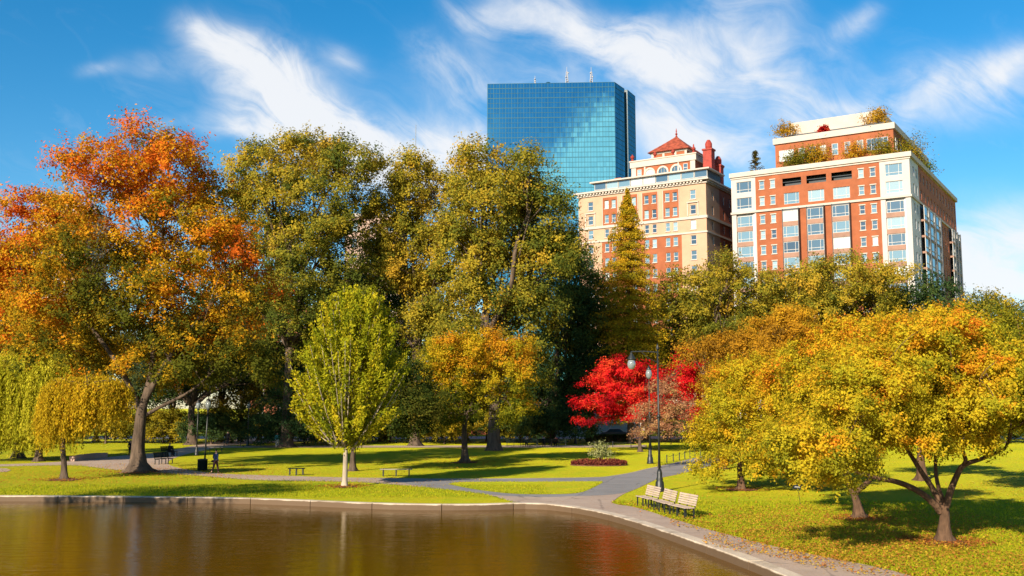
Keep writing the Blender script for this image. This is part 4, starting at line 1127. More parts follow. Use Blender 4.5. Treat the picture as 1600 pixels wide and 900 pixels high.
def shrub(name, label, loc, size, pal, seed, n=900, leaf=0.22, cat='shrub', group=None, stem=True, rc=0.42, mat='bark', nl=None):
    rg = np.random.default_rng(seed); root = empty(name, loc, 0, label, cat, group)
    cen = np.array([(0, 0, size[2] * .58), (size[0] * .4, 0, size[2] * .5), (-size[0] * .4, .1, size[2] * .48)]); rad = np.array([(size[0] * .6, size[1] * .6, size[2] * .42), (size[0] * .5, size[1] * .5, size[2] * .34), (size[0] * .5, size[1] * .5, size[2] * .32)])
    P, N, kk, ci, CP, cr = crown_points(cen, rad, 26, rc * max(size), n, rg, 0.8, 0.3, 6)
    P[:, 2] = np.abs(P[:, 2])
    t = 0.5 + rg.normal(size=len(CP))[ci] * .2 + rg.normal(size=n) * .15
    L = leaf * rg.uniform(.7, 1.3, n)
    leaf_mesh('foliage', P, N, L, L * .6, colours(t, pal) * rg.uniform(.8, 1.2, (n, 1)), root, rg=rg)
    if stem:
        mb = MB()
        for c in CP[:7]: mb.tube([(0, 0, 0), tuple(c * np.array([.4, .4, .5])), tuple(c)], [.06, .04, .015], 5)
        mb.build('stem', mat, root)
    return root


GOLD = [(0.20, 0.14, 0.014), (0.42, 0.26, 0.018), (0.55, 0.30, 0.02), (0.55, 0.18, 0.018)]
OLV2 = [(0.07, 0.08, 0.012), (0.16, 0.15, 0.014), (0.28, 0.21, 0.016)]
RG_ = 'planted shrubs on the apartment block roof'
for i, (s_, y_, z_, sz, pal, lab) in enumerate((
        (p0 + 1.6, 6.5, z1p, (1.7, 1.2, 2.6), GOLD, 'golden roof shrub on the left corner of the upper terrace'), (p1 - 3.4, 7.6, z1p, (1.5, 1.2, 3.2), GOLD, 'golden roof shrub beside the white top storey, right end'),
        (W3 - 1.9, 9.0, H3, (2.2, 1.8, 4.2), OLV2 + GOLD[1:2], 'big olive roof shrub at the right shoulder of the brick block'), (p0 + 4.0, 3.0, H3, (1.0, .9, 3.2), OLV2, 'leftmost olive bush along the roof parapet'),
        (p0 + 6.6, 3.0, H3, (1.5, 1.0, 3.8), OLV2, 'olive bush left of centre along the roof parapet'), (p0 + 9.4, 3.0, H3, (1.3, 1.0, 3.6), GOLD, 'golden bush at the centre of the roof parapet'),
        (p1 - 6.6, 3.0, H3, (1.3, 1.0, 3.4), GOLD, 'golden bush right of centre along the roof parapet'), (p1 - 2.2, 3.0, H3, (1.9, 1.0, 3.6), OLV2 + GOLD[1:2], 'wide yellowish bush by the large penthouse window'),
        (W3 - 2.2, 27, H3, (2.0, 1.6, 3.4), GREEN, 'dark green roof tree far along the shaded side'), (p0 + 9.6, 6.2, z1p, (.7, .6, 1.2), RED[:2] + [(0.4, 0.1, 0.02)], 'small red plant on the upper terrace'))):
    shrub('roof_shrub', lab, local(L3[:2], rz3, (s_, y_, z_ - .55 if z_ == H3 else z_)), tuple(q * 1.2 for q in sz), pal, 200 + i, 1900, 0.30, group=RG_)
r_ = local(L3[:2], rz3, (3.2, 6, H3 - .6))
rt = empty('roof_conifer', r_, 0, 'ragged brownish conifer standing on the left end of the brick block roof', 'tree')
rg = np.random.default_rng(3); P = []; tm = MB(); tm.tube([(0, 0, 0), (0, 0, 6)], [.12, .03], 6)
for i in range(60):
    f = rg.random(); a = rg.uniform(0, 6.28); rr = (1.9 * (1 - f) + .35) * rg.uniform(.5, 1); m = 26; tt = rg.random(m)
    P.append(np.stack([rr * tt * math.cos(a), rr * tt * math.sin(a), 1.2 + f * 5.0 + .25 * tt * rr], 1) + rg.normal(size=(m, 3)) * .12)
P = np.vstack(P); leaf_mesh('crown', P, rg.normal(size=(len(P), 3)) + np.array([0, 0, .5]), np.full(len(P), .34), np.full(len(P), .16), colours(rg.random(len(P)), [(0.04, 0.05, 0.015), (0.09, 0.075, 0.02), (0.20, 0.13, 0.02)]), rt, rg=rg)
tm.build('trunk', 'bark', rt)

# --- cream and brick hotel
HM = 51.5
LM, AM, RM = gp(904, 303, HM), gp(1102.5, 278, HM), gp(1141, 296, HM)
WM, rzM, dM = frame_of(LM, AM); nM = np.array([-dM[1], dM[0]]); DM = 24.0
hot = empty('hotel', (LM[0], LM[1], 0), rzM, 'cream and red brick hotel with arched attic windows and a small red pyramid roof', 'hotel building')
mx_ = lambda zx: min(max(on_line(880 + zx / 3.46, LM[:2], dM), 0), WM)
PF = lambda s, z, d: (s, -d, z)
PR = lambda s, z, d: (WM + d, s, z)
e0, e1 = mx_(207), mx_(636)
rowsM = [48.4 - 3.15 * i for i in range(10)]
zb = rowsM[1] - 1.75
mbs = {}; trim = MB(); wnM = Windows(hot, 'frame_pale', 100)
regs = [(0, e0, 0, HM - .8, 'cream'), (e1, WM, 0, HM - .8, 'cream'), (e0, e1, rowsM[2] - 1.6, HM - .8, 'cream'), (e0, e1, 6.5, rowsM[2] - 1.6, 'brick'), (e0, e1, 0, 6.5, 'limestone')]
fm = Facade(PF, regs)
pairs = [((mx_(234)), (mx_(272))), (mx_(341), mx_(381)), (mx_(449), mx_(490)), (mx_(562), mx_(603))]
singles = [mx_(147), mx_(700)]
pan = MB()
for i, z in enumerate(rowsM):
    for c in singles:
        fm.hole(c - .62, c + .62, z - .95, z + .95); wnM.add(PF, c - .62, c + .62, z - .95, z + .95, 'sash', .24, (c - .75, c + .75, z - 1.12, z - .953, .003, .14))
    for pr in pairs:
        for c in pr:
            fm.hole(c - .5, c + .5, z - .9, z + .9); wnM.add(PF, c - .5, c + .5, z - .9, z + .9, 'sash', .24, (c - .6, c + .6, z - 1.05, z - .903, .003 if i > 1 else .063, .16))
        if i == 2:
            pass
for pr in pairs:                                            # brick panels round the upper pairs, butted round the openings
    a, b = pr[0] - .9, pr[1] + .9; pan = MB()
    z0, z1 = zb + .35, rowsM[0] + 1.5
    for s0, s1 in ((a, pr[0] - .5), (pr[0] + .5, pr[1] - .5), (pr[1] + .5, b)): pbox(pan, PF, s0, s1, z0, z1, .003, .06)
    for c in pr:
        for za, zc in ((z0, rowsM[1] - .9), (rowsM[1] + .9, rowsM[0] - .9), (rowsM[0] + .9, z1)): pbox(pan, PF, c - .5, c + .5, za, zc, .003, .06)
    pan.build('brick_panel', 'brick', hot)
    for s0, s1 in ((a - .12, a), (b, b + .12)): piece('pilaster', 'limestone', hot, PF, s0, s1, z0, z1, .003, .14)
for c in singles:                                           # little stone balconies at the end bays
    for s0 in (c - 1.25, c + 1.05): piece('pilaster', 'limestone', hot, PF, s0, s0 + .2, rowsM[1] - 1.3, rowsM[1] + 1.4, .003, .16)
    piece('hood', 'limestone', hot, PF, c - 1.3, c + 1.3, rowsM[1] + 1.403, rowsM[1] + 1.6, .003, .3)
for s_ in (e0 + .2, e1 - .2): pass
fm.fill(mbs)
fr_ = Facade(PR, [(0, 7.5, 0, HM - .8, 'cream'), (7.5, DM, 0, HM - .8, 'brick_lifted')])
for i, z in enumerate(rowsM):
    for c in (3.6, 10.0, 13.6, 17.5, 21):
        fr_.hole(c - .55, c + .55, z - .9, z + .9); wnM.add(PR, c - .55, c + .55, z - .9, z + .9, 'sash', .24, (c - .65, c + .65, z - 1.05, z - .903, .003, .12))
fr_.fill(mbs)
for sgn, z0, z1, d in ((0, zb - .25, zb + .3, .2), (0, rowsM[2] - 1.85, rowsM[2] - 1.5, .12)):
    piece('string_course', 'limestone', hot, PF, -.05, WM + d, z0, z1, .003, d + .06); piece('string_course', 'limestone', hot, PR, .003, DM, z0, z1, .003, d + .06)
piece('cornice', 'limestone', hot, PF, -.8, WM + .8, HM - .35, HM, -.5, .8); piece('cornice', 'limestone', hot, PR, .503, DM, HM - .35, HM, -.5, .8)
piece('cornice', 'limestone', hot, PF, -.3, WM + .3, HM - 1.0, HM - .75, .003, .3); piece('cornice', 'limestone', hot, PR, .003, DM, HM - 1.0, HM - .75, .003, .3)
den_ = MB()
nd_ = int(WM / .75)
for i in range(nd_): pbox(den_, PF, i * .75 + .1, i * .75 + .5, HM - .747, HM - .353, .003, .62)      # dentils
for i in range(int(DM / .75)): pbox(den_, PR, i * .75 + .3, i * .75 + .7, HM - .747, HM - .353, .003, .62)
b_ = mbs['brick_lifted']; b_.quad((WM, DM, 0), (0, DM, 0), (0, DM, HM - .4), (WM, DM, HM - .4)); b_.quad((0, DM, 0), (0, 0, 0), (0, 0, HM - .4), (0, DM, HM - .4))
mbs.setdefault('frame_dark', MB()).box(0.1, WM - .1, .6, DM - .1, HM - .5, HM - .37)
den_.build('dentils', 'limestone', hot)
# glazed attic strip with thin white roof
ax0, ax1 = mx_(150), WM - .2
for i in range(9):
    s0 = ax0 + (ax1 - ax0) * i / 9; s1 = ax0 + (ax1 - ax0) * (i + 1) / 9
    P = lambda s, z_, d: (s, 1.6 - d, z_); wnM.add(P, s0 + .06, s1 - .06, HM + .02, HM + 2.2, 'strip', 0.1)
mbs['frame_dark'].box(ax0, ax1, 1.75, 9, HM + .01, HM + 2.2)
MB().box(ax0 - .8, ax1 + .6, .9, 10, HM + 2.2, HM + 2.5).build('attic_roof', 'limestone', hot)
# attic storey with three arches, set back
t0, t1 = mx_(303) + .4, WM - 4.4; ya = 5.5; zt = 58.3
MB().box(t0, t1, ya, DM - 3, HM + 2.51, zt - 1.3).build('penthouse', 'brick', hot)
MB().box(t0 - .3, t1 + .3, ya - .3, DM - 2.7, zt - 1.297, zt).box(t0 - .45, t1 + .45, ya - .45, DM - 2.5, zt + .003, zt + .25).build('parapet', 'limestone', hot)
for s0 in (t0 - .02, t1 - 1.1, t0 + 3.0, t1 - 4.0): MB().box(s0, s0 + 1.1 if s0 < t0 + 1 or s0 > t1 - 2 else s0 + .35, ya - .12, ya - .003, HM + 2.52, zt - 1.3).build('pilaster', 'limestone', hot)
ar = MB(); arg = MB()
for c in ((t0 + t1) / 2 - 3.1, (t0 + t1) / 2, (t0 + t1) / 2 + 3.1):
    n = 14; zc = zt - 3.0
    pts_o = [(c + 1.35 * math.cos(PI * i / n), zc + 1.35 * math.sin(PI * i / n)) for i in range(n + 1)]; pts_i = [(c + .98 * math.cos(PI * i / n), zc + .98 * math.sin(PI * i / n)) for i in range(n + 1)]
    for i in range(n):
        a, b, cc, d = pts_o[i], pts_o[i + 1], pts_i[i + 1], pts_i[i]
        y0 = ya - .22; ar.add([(a[0], y0, a[1]), (b[0], y0, b[1]), (cc[0], y0, cc[1]), (d[0], y0, d[1]), (a[0], ya, a[1]), (b[0], ya, b[1]), (cc[0], ya, cc[1]), (d[0], ya, d[1])], [(0, 1, 2, 3), (0, 4, 5, 1), (2, 6, 7, 3)])
    for s0 in (c - 1.35, c + .98): ar.box(s0, s0 + .37, ya - .22, ya, HM + 2.52, zc)
    arg.add([(p[0], ya - .05, p[1]) for p in pts_i] + [(c - .98, ya - .05, HM + 2.52), (c + .98, ya - .05, HM + 2.52)], [tuple(range(n + 1)) + (n + 1, n + 2)])
    for s0 in (c - .35, c + .3): ar.box(s0, s0 + .06, ya - .12, ya - .06, HM + 2.52, zc + .85)
ao = ar.build('arched_window', 'limestone', hot); arg.build('pane', 'window_glass', ao)
for c in (t0 + 1.9, t1 - 2.2):
    P = lambda s, z_, d: (s, ya - d, z_); wnM.add(P, c - .5, c + .5, HM + 3.2, HM + 5.0, 'sash', -0.02)
# square lantern block and tiled pyramid
pc = ((t0 + t1) / 2 + 0.5, 12.0); hw = 4.1
MB().box(pc[0] - hw, pc[0] + hw, pc[1] - hw, pc[1] + hw, zt + .26, zt + 1.7).build('roof_storey', 'brick', hot)
MB().box(pc[0] - hw - .15, pc[0] + hw + .15, pc[1] - hw - .15, pc[1] + hw + .15, zt + 1.703, zt + 2.1).build('cornice', 'limestone', hot)
for s0 in (-hw - .06, -1.6, 1.2, hw - .5): MB().box(pc[0] + s0, pc[0] + s0 + .5, pc[1] - hw - .1, pc[1] - hw - .003, zt + .26, zt + 1.7).build('pilaster', 'limestone', hot)
pr_ = MB(); e = hw + .8; zr = zt + 2.1; za = zt + 6.3
nst = 7                                                     # rows of tiles stepped up the slopes
for i in range(nst):
    f0 = i / nst; f1 = (i + 1) / nst; r0_ = e * (1 - f0) ** 1.06; r1_ = e * (1 - f1) ** 1.06 + .05
    z0 = zr + (za - zr) * f0; z1 = zr + (za - zr) * f1
    pr_.add([(pc[0] + sx_ * r0_, pc[1] + sy_ * r0_, z0 + .003 * i) for sx_, sy_ in ((-1, -1), (1, -1), (1, 1), (-1, 1))] + [(pc[0] + sx_ * r1_, pc[1] + sy_ * r1_, z1) for sx_, sy_ in ((-1, -1), (1, -1), (1, 1), (-1, 1))],
            [(0, 3, 2, 1), (4, 5, 6, 7), (0, 1, 5, 4), (1, 2, 6, 5), (2, 3, 7, 6), (3, 0, 4, 7)])
ro = pr_.build('roof', 'roof_tile', hot)
fi = MB(); fi.lathe([(.28, 0), (.12, .3), (.3, .6), (.08, .9), (.16, 1.2), (.03, 1.9)], 8, (pc[0], pc[1], za - .1)); fi.build('finial', 'red_clay', ro)
for i, (s_, y_, z_, h) in enumerate(((t0 + .2, ya, zt + .25, 1.5), (t0 + 5.6, ya, zt + .25, 1.5), (t1 - .3, ya, zt + .25, 1.9), (t1 - 5.0, ya, zt + .25, 1.4))):
    u_ = MB(); u_.lathe([(.32, 0), (.32, .3), (.15, .45), (.42, .8), (.45, 1.05), (.2, 1.25), (.1, h)], 9, (s_, y_, z_)); u_.build('urn', 'red_clay', hot)
for i, (s_, y_, w_, z0, z1) in enumerate(((WM - 1.6, 6.2, .95, HM, HM + 7.2), (WM - 1.3, 10.8, .85, HM, HM + 4.6))):
    u_ = MB(); u_.box(s_ - w_, s_ + w_, y_ - w_, y_ + w_, z0 - .3, z1); u_.box(s_ - w_ - .18, s_ + w_ + .18, y_ - w_ - .18, y_ + w_ + .18, z1 + .003, z1 + .35)
    u_.lathe([(.6, 0), (.75, .5), (.75, 1.2), (.5, 1.7), (.3, 2.0)], 10, (s_, y_, z1 + .36)); u_.build('chimney', 'red_clay', hot)
u_ = MB(); u_.box(ax0 + 3.0, ax0 + 4.6, 5.5, 7, HM + 2.5, HM + 3.8); u_.build('chimney', 'brick_lifted', hot)
for m_, b_ in mbs.items():
    b_.build({'cream': 'cream_wall', 'brick': 'brick_wall', 'brick_lifted': 'side_wall', 'limestone': 'base_wall', 'frame_dark': 'attic_wall'}[m_], m_, hot)
wnM.done()

# --- glass skyscraper
HT = 241.0
LT, AT, RT = gp(762, 131, HT), gp(960, 128, HT), gp(992, 150, HT)
WT, rzT, dT = frame_of(LT, AT)
tow = empty('glass_tower', (LT[0], LT[1], 0), rzT, 'blue green mirrored glass skyscraper with a notched side', 'skyscraper')


def tl(p):
    q = (p - LT)[:2]; c, s_ = math.cos(-rzT), math.sin(-rzT); return np.array([c * q[0] - s_ * q[1], s_ * q[0] + c * q[1]])


rT = tl(RT); aT = np.array([WT, 0.0]); ed = rT - aT; D_ = np.linalg.norm(ed); ed = ed / D_; inn = np.array([-1.0, 0.0])
f1_ = aT + ed * D_ * .46; f2_ = aT + ed * D_ * .54
plan = [np.array([0.0, 0]), aT, f1_, f1_ + inn * 7, f2_ + inn * 5 + ed * 2, f2_ + np.array([1.2, 0]), rT, rT + np.array([-WT, 0])]
gl = MB(); mu = MB(); dk = MB()
for i in range(len(plan)):
    a, b = plan[i], plan[(i + 1) % len(plan)]
    tgt = dk if i in (2, 3, 4) else gl
    tgt.quad((a[0], a[1], 0), (b[0], b[1], 0), (b[0], b[1], HT), (a[0], a[1], HT))
    if i in (3,): continue
    d = (b - a); ln = np.linalg.norm(d); d = d / ln; nrm = np.array([d[1], -d[0]])
    for j in range(28, 66):
        z = HT - (65 - j) * 3.72; z = min(z, HT - .2)
        if z < 80: continue
        c = (a + b) / 2 + nrm * .08
        mu.obox((c[0], c[1], z), (d[0], d[1], 0), (nrm[0], nrm[1], 0), (0, 0, 1), ln / 2, .10, .23 if j % 2 == 0 else .12)
    m = max(1, int(round(ln / 2.2)))
    for j in range(m + 1):
        c = a + d * ln * j / m + nrm * .09
        mu.obox((c[0], c[1], (HT + 60) / 2), (d[0], d[1], 0), (nrm[0], nrm[1], 0), (0, 0, 1), .14 if j % 2 == 0 else .07, .115, (HT - 60) / 2)
rf = MB(); rf.add([(p[0], p[1], HT - .4) for p in plan], [tuple(range(len(plan)))])
gl.build('glass_wall', 'tower_glass', tow); mu.build('mullion', 'tower_mullion', tow); dk.build('notch_wall', 'tower_dark', tow); rf.build('roof', 'tower_dark', tow)
tx = lambda u: on_line(u, LT[:2], dT)
for i, (u, h, w_, lab) in enumerate(((887, 15, 1.6, 'taller white lattice antenna left of centre on the tower roof'), (926, 14.5, 1.6, 'white lattice antenna near the right end of the tower roof'), (836, 8.5, .8, 'thin small antenna on the left part of the tower roof'))):
    p = local(LT[:2], rzT, (tx(u), 8, HT - .4)); an = empty('antenna', p, 0, lab, 'antenna', 'antennas on the glass tower')
    mm = MB()
    for s0, s1 in ((-1, -1), (1, -1), (1, 1), (-1, 1)): mm.tube([(s0 * w_ * .6, s1 * w_ * .6, 0), (s0 * w_ * .25, s1 * w_ * .25, h * .75)], .26, 5)
    mm.tube([(0, 0, h * .7), (0, 0, h)], .16, 5)
    for q in range(6):
        z = h * .12 * (q + 1); k_ = w_ * (.6 - .35 * z / (h * .75))
        mm.box(-k_ - .1, k_ + .1, -k_ - .1, k_ + .1, z, z + .16)
    mm.build('lattice', 'antenna', an)
    dd = MB()
    for q in range(3): dd.lathe([(.5, 0), (.55, .3), (.5, .6)], 8, (random.Random(q + i).uniform(-1, 1) * w_ * .7, -w_ * .7, h * (.25 + .2 * q)))
    dd.build('dish', 'antenna', an)
p = local(LT[:2], rzT, (tx(857), 8, HT - .4)); tag(MB().lathe([(2.8, 0), (2.8, 1.6), (2.3, 2.6), (1.2, 3.4), (.2, 3.7)], 12, tuple(p)).lathe([(3.4, 0), (3.2, .8)], 8, (p[0] + 3, p[1], p[2])).build('radar_dome', 'tower_dark', None, True), 'small dark equipment dome on the tower roof', 'roof equipment')
# thin mast behind the elms
q = at(645, 630, 420); q[2] = 0
mt_ = empty('radio_mast', q, 0, 'very thin grey radio mast rising above the elms left of the tower', 'mast')
MB().tube([(0, 0, 0), (0, 0, 60), (0, 0, 123)], [.45, .26, .12], 6).build('pole', 'mast_grey', mt_)
MB().tube([(-1.5, 0, 60), (-1.2, 0, 110)], [.1, .08], 5).tube([(-1.5, 0, 60), (0, 0, 60)], .1, 5).tube([(-1.2, 0, 109), (0, 0, 109)], .08, 5).build('whip', 'mast_grey', mt_)


def plain_block(name, label, u0, u1, vtop, Y, depth, mat, rowh=3.4, colw=3.2, trimm='limestone', rows_=6, lo=0):
    a = at(u0, vtop, Y); b = at(u1, vtop, Y); H = a[2]; wd = b[0] - a[0]
    root = empty(name, (a[0], Y, 0), 0, label, 'building')
    P = lambda s, z, d: (s, -d, z)
    P2 = lambda s, z, d: (wd + d, s, z)
    fa = Facade(P, [(0, wd, 0, H, mat)]); fb = Facade(P2, [(0, depth, 0, H, mat)]); mbs = {}; wn = Windows(root, 'frame_pale', 100); tr = MB()
    n = max(1, int(wd / colw)); n2 = max(1, int(depth / colw))
    for i in range(rows_):
        z = H - 2.6 - i * rowh
        if z < 2: break
        for k_ in range(n):
            c = wd * (k_ + .5) / n; fa.hole(c - .65, c + .65, z - .95, z + .95); wn.add(P, c - .65, c + .65, z - .95, z + .95, 'sash', .24, (c - .8, c + .8, z - 1.15, z - .953, .003, .15))
        for k_ in range(n2):
            c = depth * (k_ + .5) / n2; fb.hole(c - .65, c + .65, z - .95, z + .95); wn.add(P2, c - .65, c + .65, z - .95, z + .95, 'sash')
    fa.fill(mbs); fb.fill(mbs)
    m = mbs[mat]; m.quad((0, depth, 0), (0, 0, 0), (0, 0, H), (0, depth, H)); m.quad((wd, depth, 0), (0, depth, 0), (0, depth, H), (wd, depth, H)); m.quad((0, 0, H - .05), (wd, 0, H - .05), (wd, depth, H - .05), (0, depth, H - .05))
    piece('cornice', trimm, root, P, -.4, wd + .4, H - .4, H + .3, -.4, .4); piece('cornice', trimm, root, P2, .41, depth, H - .4, H + .3, -.4, .4)
    m.build('wall', mat, root); wn.done()


plain_block('office_building', 'pale grey block glimpsed above the orange maple boughs at left', 66, 122, 320, 230, 18, 'white_stone')
plain_block('brownstone_building', 'pinkish stone building glimpsed between the two elms', 540, 625, 336, 215, 16, 'pink_stone')
plain_block('brownstone_building', 'low red brick row house behind the leaning elm trunk left', 395, 490, 480, 200, 14, 'brick_lifted', rows_=10)
plain_block('shop_building', 'low pale building at street level behind the scarlet maple', 800, 1000, 628, 178, 10, 'white_stone', 3.0, 2.6, rows_=2)
plain_block('row_house', 'low red building seen under the trees behind the green benches', 640, 780, 600, 182, 12, 'brick', rows_=3)

# ------------------------------------------------------------------ street furniture
def bench(name, label, loc, rz, group, length=1.95, wood='bench_wood', cat='bench', metal='iron'):
    root = empty(name, loc, rz, label, cat, group); h = length / 2
    se = MB()
    for i in range(5): se.box(-h, h, -.24 + i * .098, -.24 + i * .098 + .078, .43 + .012 * abs(i - 2) * .5, .462 + .012 * abs(i - 2) * .5)
    se.build('seat', wood, root)
    bk_ = MB()
    for i in range(5):
        z = .53 + i * .095; y = .25 + (z - .45) * .28
        bk_.obox((0, y, z + .035), (1, 0, 0), (0, .96, -.27), (0, .27, .96), h, .016, .039)
    bk_.build('backrest', wood, root)
    for sx_ in (-h + .12, 0, h - .12):
        f = MB()
        f.box(sx_ - .028, sx_ + .028, -.22, -.165, 0, .428); f.box(sx_ - .028, sx_ + .028, .20, .255, 0, .428)
        f.box(sx_ - .026, sx_ + .026, -.165, .20, .385, .427); f.box(sx_ - .05, sx_ + .05, -.26, -.14, 0, .02); f.box(sx_ - .05, sx_ + .05, .17, .29, 0, .02)
        f.obox((sx_, .355, .70), (1, 0, 0), (0, .96, -.27), (0, .27, .96), .026, .02, .30)
        f.build('leg', metal, root)
    return root


def at_ground(u, v): return gp(u, v)


B_A, B_B = at_ground(985, 789.5), at_ground(1064, 812.5)
rd = (B_B - B_A)[:2]; rl = np.linalg.norm(rd); rd /= rl; rzb = math.atan2(rd[1], rd[0])
bk = np.array([-rd[1], rd[0]]) * 0.45
BG3 = 'weathered wooden benches facing the pond'
blabs = ['farthest of the three wooden slatted benches facing the pond', 'middle one of the three wooden slatted benches by the pond path', 'nearest of the three wooden slatted benches, its shadow on the lawn']
b0 = None
for i in range(3):
    p = B_A[:2] + rd * rl * (i + .5) / 3 + bk
    if b0 is None: b0 = bench('park_bench', blabs[0], (p[0], p[1], 0.012), rzb, BG3, rl / 3 - .42)
    else: dup(b0, (p[0], p[1], 0.012), rzb + (-.05, .05)[i - 1], blabs[i])
# dark green benches of the middle ground
gb = bench('park_bench', 'green bench under the trees, leftmost of the row behind the golden topped tree', (*at_ground(803, 698.5)[:2], .03), PI, 'green benches at the back of the lawn', 1.9, 'green_paint_shaded')
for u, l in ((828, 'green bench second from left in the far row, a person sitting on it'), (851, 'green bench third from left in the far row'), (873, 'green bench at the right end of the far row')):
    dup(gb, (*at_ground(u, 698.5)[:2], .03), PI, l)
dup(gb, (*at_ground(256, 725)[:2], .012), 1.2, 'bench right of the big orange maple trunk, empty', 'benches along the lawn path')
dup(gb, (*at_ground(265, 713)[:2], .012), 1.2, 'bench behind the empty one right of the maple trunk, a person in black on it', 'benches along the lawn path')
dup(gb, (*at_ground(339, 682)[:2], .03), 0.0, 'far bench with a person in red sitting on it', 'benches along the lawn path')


def flat_bench(label, u, v, length, rz=0.0, wood='bench_wood_grey'):
    root = empty('backless_bench', (*at_ground(u, v)[:2], .012), rz, label, 'bench', 'backless benches'); h = length / 2; se = MB()
    for i in range(4): se.box(-h, h, -.22 + i * .113, -.22 + i * .113 + .1, .44, .49)
    se.build('seat', wood, root)
    for s_ in (-h * .8, 0, h * .8):
        f = MB(); f.box(s_ - .035, s_ + .035, -.18, -.1, 0, .438); f.box(s_ - .035, s_ + .035, .1, .18, 0, .438); f.box(s_ - .03, s_ + .03, -.1, .1, .36, .437); f.build('leg', 'iron', root)


flat_bench('long backless bench on the lawn beside the grey path', 619, 744, 2.25, 0.02)
flat_bench('short dark backless bench beside the path, left of the upright young tree', 463, 742.5, 1.15, 0.05, 'green_paint_shaded')  # its dark colour stands in for the shade over this bench
flat_bench('small backless bench on the sunny lawn above the walking person', 337, 706, 1.55, 0.3)


def park_lamp(label, u, v, h, group, lean=0.0, u_base=None):
    root = empty('lamp_post', (*at_ground(u, v)[:2], 0), 0, label, 'lamp post', group); root.rotation_euler = (0, lean, 0)
    MB().lathe([(.24, 0), (.24, .12), (.19, .2), (.17, .55), (.12, .7), (.13, .78), (.085, .9)], 12).build('base', 'iron', root, True)
    MB().tube([(0, 0, .85), (0, 0, h * .5), (0, 0, h - .85)], [.07, .06, .045], 10).lathe([(.075, 0), (.09, .06), (.06, .14)], 10, (0, 0, h - .9)).build('pole', 'iron', root, True)
    l = MB().lathe([(.09, 0), (.2, .16), (.23, .42), (.16, .62)], 12, (0, 0, h - .78)).build('lantern', 'lantern_glass', root, True)
    MB().lathe([(.17, 0), (.20, .04), (.10, .16), (.03, .26), (.01, .36)], 12, (0, 0, h - .16)).lathe([(.1, 0), (.12, .04), (.1, .07)], 12, (0, 0, h - .83)).build('cap', 'iron', l, True)
    return root


LG = 'park lamp posts with glass lanterns'
pl = park_lamp('black lamp post standing beside the litter bin on the left', 319, 734.5, 5.4, LG, 0.03)
for u, v, l in ((307, 712, 'black lamp post just left of and behind the one by the litter bin'), (387, 697, 'black lamp post at the bend of the far left path'), (263, 683, 'tiny far lamp post left of the thick double trunk'),
                (899, 693.5, 'black lamp post beside the dark hedge, left of the scarlet maple'), (1016, 703, 'shorter lamp post with white lantern in front of the scarlet maple')):
    dup(pl, (*at_ground(u, v)[:2], 0), 0, l).rotation_euler = (0, 0, 0)


def street_lamp(label, u, v, h, arm, rz):
    root = empty('street_lamp', (*at_ground(u, v)[:2], 0), rz, label, 'street lamp', 'tall street lamps by the junction')
    MB().lathe([(.30, 0), (.30, .10), (.26, .14), (.24, .5), (.18, .62), (.20, .70), (.15, .82), (.155, 1.05), (.10, 1.25)], 14).build('base', 'iron', root, True)
    MB().tube([(0, 0, 1.2), (0, 0, h * .5), (0, 0, h)], [.07, .06, .045], 12).lathe([(.1, 0), (.11, .08), (.08, .18)], 12, (0, 0, h * .52)).lathe([(.06, 0), (.1, .1), (.03, .3), (.005, .42)], 10, (0, 0, h)).build('pole', 'iron', root, True)
    if arm:
        MB().tube([(.0, 0, h - .12), (-arm * .5, 0, h - .06), (-arm, 0, h - .08)], .035, 8).tube([(0, 0, h - .7), (-arm * .35, 0, h - .45), (-arm * .6, 0, h - .1)], .02, 6).build('arm', 'iron', root)
        l = MB().lathe([(.10, 0), (.20, -.12), (.25, -.32), (.20, -.5), (.08, -.6)], 12, (-arm, 0, h - .5)).build('lantern', 'lantern_glass', root, True)
        MB().lathe([(.03, 0), (.06, -.12), (.10, -.2), (.23, -.42), (.25, -.46), (.11, -.44)], 12, (-arm, 0, h - .06)).build('cap', 'iron', l, True)
    else:
        l = MB().lathe([(.10, 0), (.24, .2), (.28, .5), (.18, .8)], 12, (0, 0, h)).build('lantern', 'lantern_glass', root, True)
        MB().lathe([(.2, 0), (.22, .05), (.1, .2), (.02, .4)], 12, (0, 0, h + .8)).build('cap', 'iron', l, True)
    return root


street_lamp('tall black street lamp behind the three benches, its lantern hanging from a long arm', 1031, 768, 8.05, 1.52, 0)
street_lamp('tall street lamp beyond the junction with a glass lantern on top', 1016, 724.5, 7.2, 0, 0)

bn_ = empty('litter_bin', (*at_ground(316, 736)[:2], 0.01), 0, 'dark green slatted litter bin at the foot of a lamp post', 'bin')
lb = MB().lathe([(.30, .04), (.33, .10), (.345, .45), (.335, .80)], 16)
for i in range(20):
    a = 2 * PI * i / 20; lb.obox((.352 * math.cos(a), .352 * math.sin(a), .44), (math.cos(a), math.sin(a), 0), (-math.sin(a), math.cos(a), 0), (0, 0, 1), .012, .035, .36)
lb.build('body', 'green_paint_shaded', bn_); MB().lathe([(.37, .80), (.38, .84), (.36, .88), (.25, .90), (.22, .87)], 16).build('rim', 'iron', bn_, True)

